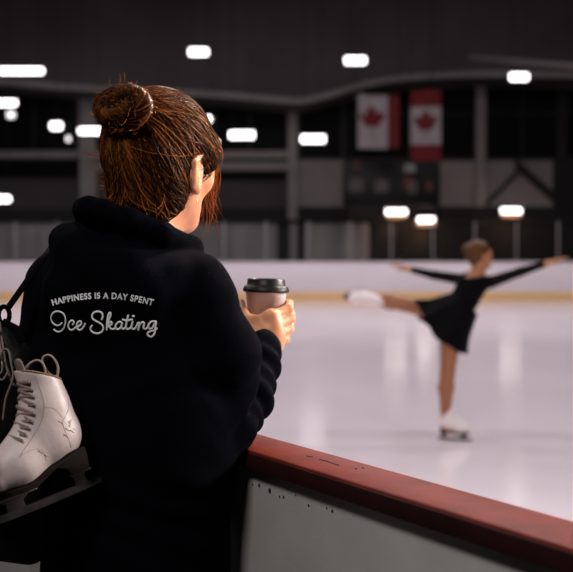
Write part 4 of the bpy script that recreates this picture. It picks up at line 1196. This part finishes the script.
for layer in (0, 1):
    for j in range(nr + 1):
        t = j / nr
        for i in range(na):
            a = 2 * math.pi * i / na
            r1 = .125 + (.262 - .125) * t ** .9; r2 = .138 + (.225 - .138) * t ** .9
            wv = 1 + t * t * (.10 * math.sin(9 * a + .5) + .05 * math.sin(17 * a + 2))
            g_ = (1 + t * .05 * math.sin(5 * a)) * (1 - .26 * t * math.cos(a) ** 4)
            c = w0 + ax * (lens * t * g_ - .008 * layer) + s1 * math.cos(a) * r1 * wv + s2 * math.sin(a) * r2 * wv
            if layer: c = c - (s1 * math.cos(a) + s2 * math.sin(a)) * .006
            v.append(c)
K = (nr + 1) * na
for layer in (0, 1):
    for j in range(nr):
        for i in range(na):
            q = (j * na + i, j * na + (i + 1) % na, (j + 1) * na + (i + 1) % na, (j + 1) * na + i)
            q = tuple(x + layer * K for x in q); f.append(q if layer else q[::-1])
for i in range(na): f.append((nr * na + i, nr * na + (i + 1) % na, K + nr * na + (i + 1) % na, K + nr * na + i)); f.append((i, K + i, K + (i + 1) % na, (i + 1) % na))
mesh_obj('skirt', v, f, M_DRESS, DR)
# hair and bun
M_HAIRS = mat('skater_hair', (.075, .030, .013), rough=.4, tint=(1, .6, .35), vary=.5, vscale=60)
hsk = [ell(Hs(0, -.012, .024), (.076, .096, .090), RHS, .02), cone(Hs(0, -.05, -.01), Hs(0, -.055, -.05), .050, .030, .03)]
HRS = sdf_obj('hair', hsk, .005, M_HAIRS, SKT, HS - .14, HS + .14, subs=[ell(Hs(0, .085, -.045), (.085, .090, .092), RHS, .01)] + [ell(Hs(m * .085, .014, -.055), (.036, .03, .055), RHS, .01) for m in (-1, 1)])
bS = S(469, 249.5, -.03)
sdf_obj('bun', [cone(bS + (nrm(np.array((math.cos(a), .3 * math.sin(a), math.sin(a)))) * .026), bS + (nrm(np.array((math.cos(a + .5), .3 * math.sin(a + .5), math.sin(a + .5)))) * .026), .021, .021, .008) for a in np.arange(0, 6.3, .5)] + [cone(bS, HS + (0, 0, .02), .026, .04, .02)], .004, M_HAIRS, HRS, bS - .09, bS + .09)
# skates on her feet
_b = M_BOOT; M_BOOT = M_BOOTW
SSK = .98
ice_skate('ice_skate', S(446.5, 427.4, -.02) , (.93, -.36, 0), (0, 0, 1), SSK, None, None, parent=SKT, detail=False, h=.004)
lg = nrm(anF - knF)
uF = nrm(np.array((-.50, -.86, -.06))); vF = -lg - uF * np.dot(-lg, uF); vF = nrm(vF)
ice_skate('ice_skate', anF - vF * .085, uF, vF, SSK, None, None, parent=SKT, detail=False, h=.004)
M_BOOT = _b
# ================================================================== light
w = bpy.data.worlds.new('world'); SC.world = w; w.use_nodes = True
bgn = w.node_tree.nodes['Background']; bgn.inputs[0].default_value = (.9, .85, 1, 1); bgn.inputs[1].default_value = .0
def area(x, y, z, sx, sy, e, col=(1, .93, .955), target=None, name='rink_and_rim_light', spread=0):
    l = bpy.data.lights.new(name, 'AREA'); l.shape = 'RECTANGLE'; l.size = sx; l.size_y = sy; l.energy = e; l.color = col
    o = bpy.data.objects.new(name, l); COL.objects.link(o); o.location = (x, y, z)
    if target is not None:
        o.rotation_euler = (Vector(target) - Vector((x, y, z))).to_track_quat('-Z', 'Y').to_euler()
    if spread: l.spread = math.radians(spread)
    return o
for x in (-11, -3.7, 3.7, 11):
    for y in (7, 14, 21, 28):
        area(x, y, 11.5, 2.4, 1.0, 245)
area(-1.6, -1.6, 5.2, 1.4, .7, 180, col=(1, .97, .97), target=(-.5, 1.9, 1.2), name='stand_fill_light')
area(3.3, 2.75, 2.5, 1.0, .6, 300, col=(1, .90, .86), target=(-.1, 2.1, 1.3), name='stand_fill_light')  # added low fill over the ice, brightens the cup, hand and cheek

area(2.6, 5.2, 5.2, .9, .6, 11, col=(1, .84, .72), target=(-.2, 2.0, 1.66), name='rink_and_rim_light', spread=18)  # added narrow rim light aimed at the head for hair highlights

SC.view_settings.view_transform = 'Standard'
SC.view_settings.look = 'None'
SC.view_settings.exposure = 0.0
SC.view_settings.gamma = 1.0
SC.view_settings.use_curve_mapping = False
